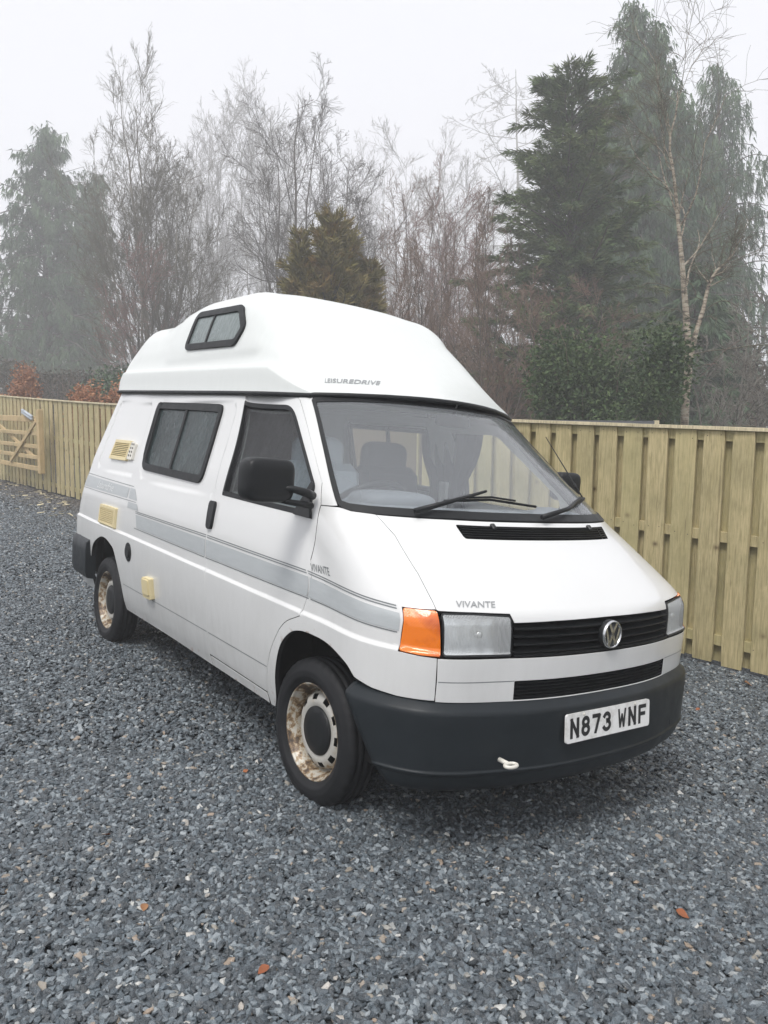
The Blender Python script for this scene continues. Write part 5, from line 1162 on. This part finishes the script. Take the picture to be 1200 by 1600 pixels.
bare_tree('dark spreading bare tree with arching limbs above the high roof', (-32.68, 18.46, -0.4), [(-34.56, 18.86, 18.51), (-34.08, 20.22, 17.72), (-32.82, 20.75, 15.7), (-31.35, 20.98, 13.78), (-34.23, 17.35, 15.69), (-31.4, 22.06, 12.04), (-34.04, 16.32, 13.25), (-34.66, 20.02, 16.36), (-31.39, 20.62, 12.14), (-33.26, 20.65, 13.83), (-34.91, 17.13, 11.64)], [.17,.14,.13,.13,.13,.12,.12,.13,.11,.12,.11], 24, 'dark_bark', 'dark_bark', n=(12,9,6,3), wob=.36, rmin=.0058, trop=(.09,.06,.04,.02), ang=(.62,.52,.48,.45), ln=(.34,.50,.58,.60), wander=(.17,.2,.22,.22))
conifer('olive-brown cypress standing right behind the high roof', (-14.3, 8.23, -0.4), 7.37, 1.73, 12, 'olive_needles', lean=(-0.48, 0.28), prof=lambda h: .12+.88*(1-h**2.6), nb=300, per=62, ln=.25, wd=.042, pitch=1.0, droop=.2, tops=4, sdroop=.0)
bare_tree('slim reddish bare tree with a dark straight trunk left of the roof', (-33.73, 9.86, -0.4), [(-34.75, 9.9, 9.81), (-34.15, 10.59, 9.07)], [.11,.07], 31, 'dark_bark', 'red_twigs', n=(11,8,6,3), rmin=.0075, ang=(.7,.6,.6,.6))
bare_tree('brown twiggy shrub tree just right of the olive cypress', (-23.46, 17.8, -0.4), [(-24.73, 17.66, 10.86), (-24.87, 18.71, 11.87), (-22.76, 18.05, 9.5), (-23.46, 19.36, 10.48), (-23.76, 16.52, 8.7)], 0.059, 41, 'dark_bark', 'brown_twigs', n=(12,8,5,3), lo=.10, rmin=0.0049, wob=.32, ang=(.5,.5,.5,.5), ln=(.32,.50,.58,.60), wander=(.13,.17,.2,.22))
bare_tree('pinkish twiggy shrub tree in the middle of the thicket', (-23.25, 20.2, -0.4), [(-24.57, 20.25, 12.35), (-24.42, 21.34, 11.41), (-22.46, 20.6, 9.68), (-25.19, 21.36, 11.57), (-23.61, 18.98, 9.53)], 0.062, 42, 'dark_bark', 'red_twigs', n=(12,8,5,3), lo=.10, rmin=0.0050, wob=.32, ang=(.5,.5,.5,.5), ln=(.32,.50,.58,.60), wander=(.13,.17,.2,.22))
bare_tree('brown twiggy shrub tree nearest the green conifers', (-15.54, 15.12, -0.4), [(-16.46, 15.09, 8.67), (-16.39, 15.9, 7.94), (-15.55, 16.08, 7.25), (-15.44, 14.51, 7.21), (-20.24, 21.17, 7.45)], 0.055, 43, 'dark_bark', 'brown_twigs', n=(12,8,5,3), lo=.10, rmin=0.0045, wob=.32, ang=(.5,.5,.5,.5), ln=(.32,.50,.58,.60), wander=(.13,.17,.2,.22))
bare_tree('low brown bush of bare stems just behind the fence', (-11.16, 10.88, -0.4), [(-11.75, 10.68, 5.27), (-11.82, 11.49, 5.53), (-11.05, 11.57, 4.82), (-12.46, 11.53, 5.96), (-10.76, 11.91, 4.51)], 0.042, 44, 'dark_bark', 'brown_twigs', n=(12,8,5,3), lo=.10, rmin=0.0034, wob=.32, ang=(.5,.5,.5,.5), ln=(.32,.50,.58,.60), wander=(.13,.17,.2,.22))
bare_tree('low brown bare bush tucked behind the high roof', (-12.95, 10.1, -0.4), [(-13.58, 9.9, 5.44), (-13.74, 10.65, 6.05), (-13.01, 10.71, 5.62), (-12.9, 9.0, 4.78)], 0.044, 47, 'dark_bark', 'brown_twigs', n=(12,8,5,3), lo=.10, rmin=0.0036, wob=.32, ang=(.5,.5,.5,.5), ln=(.32,.50,.58,.60), wander=(.13,.17,.2,.22))
bare_tree('pinkish bare tree behind the twiggy thicket', (-28.76, 23.06, -0.4), [(-30.26, 22.87, 12.42), (-30.73, 24.59, 13.95), (-29.02, 24.44, 11.62)], 0.073, 45, 'dark_bark', 'red_twigs', n=(12,8,5,3), lo=.10, rmin=0.0059, wob=.32, ang=(.5,.5,.5,.5), ln=(.32,.50,.58,.60), wander=(.13,.17,.2,.22))
bare_tree('tall pale larch with sweeping bare boughs, faint in the fog', (-73.38, 76.66, -0.4), [(-78.71, 78.15, 51.39)], 0.45, 51, 'grey_bark', 'grey_bark', n=(70,14,8), trop=(.045,.08,.0), ang=(1.55,.7,.6), ln=(.30,.26,.4), rmin=.016, lo=.18, wob=.05, name='larch_tree')
bare_tree('faint bare tree in the fog left of the larch', (-78.91, 60.58, -0.4), [(-83.99, 59.65, 36.01), (-82.14, 62.47, 37.47), (-81.32, 65.33, 35.38), (-85.82, 56.83, 34.46)], [.2,.15,.15,.15], 52, 'grey_bark', 'grey_bark', n=(12,9,6,3), rmin=.0125, trop=(.14,.10,.07,.04), ang=(.62,.55,.50,.46), ln=(.36,.50,.58,.60), wander=(.13,.16,.19,.21))
bare_tree('faint low bare tree in the fog beside the larch', (-77.22, 67.14, -0.4), [(-81.5, 67.45, 36.91), (-79.43, 70.04, 35.39), (-77.9, 71.54, 31.97)], [.2,.15,.15], 53, 'grey_bark', 'grey_bark', n=(12,9,6,3), rmin=.0125, trop=(.14,.10,.07,.04), ang=(.62,.55,.50,.46), ln=(.36,.50,.58,.60), wander=(.13,.16,.19,.21))
conifer('tallest dark cypress with a ragged twin top', (-20.79, 29.91, -0.4), 22.8, 6.4, 13, 'cypress_green', lean=(-2.13, 0.75), prof=lambda h: .01+.99*(1-h)**.66, nb=480, per=66, ln=.42, wd=.068, pitch=.60, droop=1.3, strand=.65, tops=2, sdroop=.5, top2=[(1.0, .5, .955), (-1.6, -.6, .80), (2.2, 1.4, .78)])
conifer('green conifer with layered boughs left of the tallest cypress', (-14.06, 17.18, -0.4), 13.04, 3.4, 14, 'cedar_green', lean=(-0.99, 0.58), prof=lambda h: .10+.90*(1-h)**.42, nb=340, per=150, ln=.30, wd=.045, pitch=.90, droop=.85, tail=.32, sdroop=.12)
conifer('dark drooping cypress at the right edge behind the birch', (-21.19, 37.75, -0.4), 22.23, 5.81, 15, 'cypress_green', lean=(-2.02, 0.78), prof=lambda h: .02+.98*(1-h)**.6, nb=220, per=90, ln=.45, wd=.058, pitch=.5, droop=1.5, strand=1.1, tops=3, sdroop=.6)
conifer('small dark conifer behind the silver birch', (-12.06, 20.82, -0.4), 7.3, 2.0, 16, 'cypress_green', lean=(-0.45, 0.26), prof=lambda h: .1+.9*(1-h)**.6, nb=170, per=60, ln=.42, wd=.07, pitch=.3, droop=1.0, sdroop=.4)
bush('bright green laurel bush low behind the fence at the right', (-7.6, 10.64, -0.5), (1.6, 1.4, 3.4), 32000, 'laurel_green', 61, .11, .045, lobes=20, fill=.25)
bare_tree('tangle of brown twigs arching in front of the bright laurel', (-9.55, 11.4, -.4), [(-9.33, 12.28, 5.0), (-9.9, 11.41, 4.4), (-8.99, 12.59, 4.1), (-10.22, 11.08, 4.9), (-9.0, 11.9, 3.2)], .04, 48, 'dark_bark', 'brown_twigs', n=(12,8,5,3), lo=.10, rmin=.0034, wob=.4, ang=(.6,.6,.55,.5), trop=(.02, .0, .0, .0), ln=(.36,.50,.58,.60), wander=(.18,.2,.22,.22), name='bare_shrub', cat='shrub', group='shrubs behind the fence')
# birch
rg = np.random.default_rng(71); bt = thing('birch_tree', 'slender white-barked birch with a forked trunk by the right edge', 'tree', Matrix.Translation(Vector((-5.40, 10.25, -.5))), TREES)
def lp(*p): return [np.array(v)-np.array([-4.78, 9.42, -.5]) for v in p]
main = np.array(lp((-5.40, 10.25, -.5), (-5.40, 10.24, .8), (-5.43, 10.23, 1.89), (-5.48, 10.35, 2.98), (-5.59, 10.36, 3.9), (-5.72, 10.36, 4.82), (-5.82, 10.34, 5.51), (-5.9, 10.33, 6.08), (-6.0, 10.31, 6.71), (-6.09, 10.28, 7.23), (-6.06, 10.42, 7.8), (-6.09, 10.47, 8.2)))
fork = np.array(lp((-5.47, 10.33, 2.85), (-5.45, 10.5, 3.56), (-5.41, 10.64, 4.02), (-5.39, 10.75, 4.48), (-5.32, 10.9, 4.77), (-5.2, 11.12, 5.0), (-5.11, 11.31, 5.4)))
def resamp(p, K): s = np.linspace(0, 1, len(p)); t = np.linspace(0, 1, K); return np.stack([pchip(s, p[:, i], t) for i in range(3)], -1)
PM = np.stack([resamp(main, 20), resamp(fork, 20)]); RM = np.stack([np.interp(np.linspace(0, 1, 20), [0, .3, .5, 1], [.092, .072, .042, .010]), np.linspace(.056, .010, 20)])
up_ = tubes(PM, RM, 10); P1, R1 = grow(PM, RM, 16, .40, .99, .60, lambda s: .17+.12*(1-s), 9, rg, .2, .10, .45); P2, R2 = grow(P1, R1, 8, .2, .98, .6, lambda s: .45+0*s, 6, rg, .2, .02, .6); P3, R3 = grow(P2, R2, 6, .2, .98, .5, lambda s: .6+0*s, 5, rg, .2, -.12, .7)
lowb = grow(PM, RM*.35, 5, .12, .40, 1.1, lambda s: .26+0*s, 8, rg, .25, -.10, .5); lowt = grow(*lowb, 7, .2, .98, .6, lambda s: .5+0*s, 5, rg, .3, 0, .6)
V, F = join([up_]); mk('trunk', V, F, 'birch_bark', bt); V, F = join([tubes(P1, np.maximum(R1, .005), 5)]); mk('limbs', V, F, 'birch_bark', bt)
V, F = join([tubes(P2, np.maximum(R2, .0036), 4), tubes(P3, np.maximum(R3, .0028), 3), tubes(lowb[0], np.maximum(lowb[1], .008), 4), tubes(lowt[0], np.maximum(lowt[1], .004), 3)]); mk('crown', V, F, 'olive_twigs', bt)
bare_tree('grey tangled bare shrub low at the right edge behind the birch', (-7.6, 15.4, -.5), [(-8.9, 15.2, 4.3), (-7.6, 16.6, 4.6), (-6.4, 16.4, 4.0), (-8.2, 16.9, 5.0), (-5.9, 17.0, 4.3)], .05, 72, 'grey_bark', 'grey_bark', (9, 8, 6, 2), lo=.15, rmin=.006, wander=(.3, .3, .3, .3), ang=(.9, .8, .7, .6), name='bare_shrub', cat='shrub', group='shrubs behind the fence')
# beech
bush('copper-leaved beech bush at the left edge behind the gate', (-23.6, 2.4, -.4), (1.2, .75, 2.95), 9000, 'beech_leaves', 81, .10, .05, 'beech_bush', lobes=14, zlo=.62)
bush('copper-leaved beech bush showing over the fence beside the van', (-17.1, 3.05, -.4), (1.0, .95, 2.5), 10000, 'beech_leaves', 82, .09, .045, 'beech_bush', lobes=16, zlo=.70)
bush('dark green shrub behind the two copper beech bushes', (-26.5, 6.4, -.3), (3.2, 2.4, 3.4), 12000, 'cypress_green', 83, .16, .07, lobes=9)
# undergrowth closing the view under the trees
rg = np.random.default_rng(90); n = 26000; s_ = rg.random(n); line = np.array([(-42.2, 3.9), (-38.5, 7.4), (-35.0, 10.5), (-30.4, 13.4), (-25.6, 16.6), (-21.8, 18.5), (-18.4, 19.8), (-15.3, 20.6), (-13.6, 23.0), (-10.6, 27.1)]); f = s_*(len(line)-1); i = np.clip(f.astype(int), 0, len(line)-2); xy = line[i]+(line[i+1]-line[i])*(f-i)[:, None]+rg.normal(0, .55, (n, 2))
hmax = 3.6+1.2*np.sin(s_*23)+.6*np.sin(s_*57); z = -.5+(hmax+.5)*rg.random(n)**.8; V, F = fans(np.c_[xy, z], rg.normal(size=(n, 3))+np.array([0, 0, .5]), .34, .09, rg, 2, .8, .2); ug_ = mk('undergrowth', V, F, 'undergrowth_mix', None, False); tag(ug_, kind='stuff')
n = 5200; s_ = rg.random(n); f = s_*(len(line)-1); i = np.clip(f.astype(int), 0, len(line)-2); xy = line[i]+(line[i+1]-line[i])*(f-i)[:, None]+rg.normal(0, .6, (n, 2)); P = [np.c_[xy, np.full(n, -.5)]]; d = unit(rg.normal(0, .28, (n, 3))+np.array([0, 0, 1])); L_ = 2.8+2.6*rg.random(n)
for k_ in range(4): P.append(P[-1]+d*(L_/4)[:, None]); d = unit(d+rg.normal(0, .18, (n, 3)))
V, F = tubes(np.stack(P, 1), np.linspace(.014, .006, 5)[None].repeat(n, 0), 3); br_ = mk('brushwood', V, F, 'brown_twigs'); tag(br_, kind='stuff')

# ================================================================== FOG
hz = bpy.data.materials.new('haze'); hz.use_nodes = True; MATS['haze'] = hz; t = hz.node_tree; t.nodes.clear(); oo = nn(t, 'ShaderNodeOutputMaterial'); pv = nn(t, 'ShaderNodeVolumePrincipled')
pv.inputs['Color'].default_value = (.97, .975, .985, 1); pv.inputs['Density'].default_value = .0052; pv.inputs['Anisotropy'].default_value = .0; t.links.new(pv.outputs[0], oo.inputs['Volume'])
b = MB(); b.box((0, 0, 26.0), (136, 136, 28.5)); hzo = b.build('haze', 'haze', None, False); tag(hzo, kind='stuff'); hzo.display_type = 'WIRE'
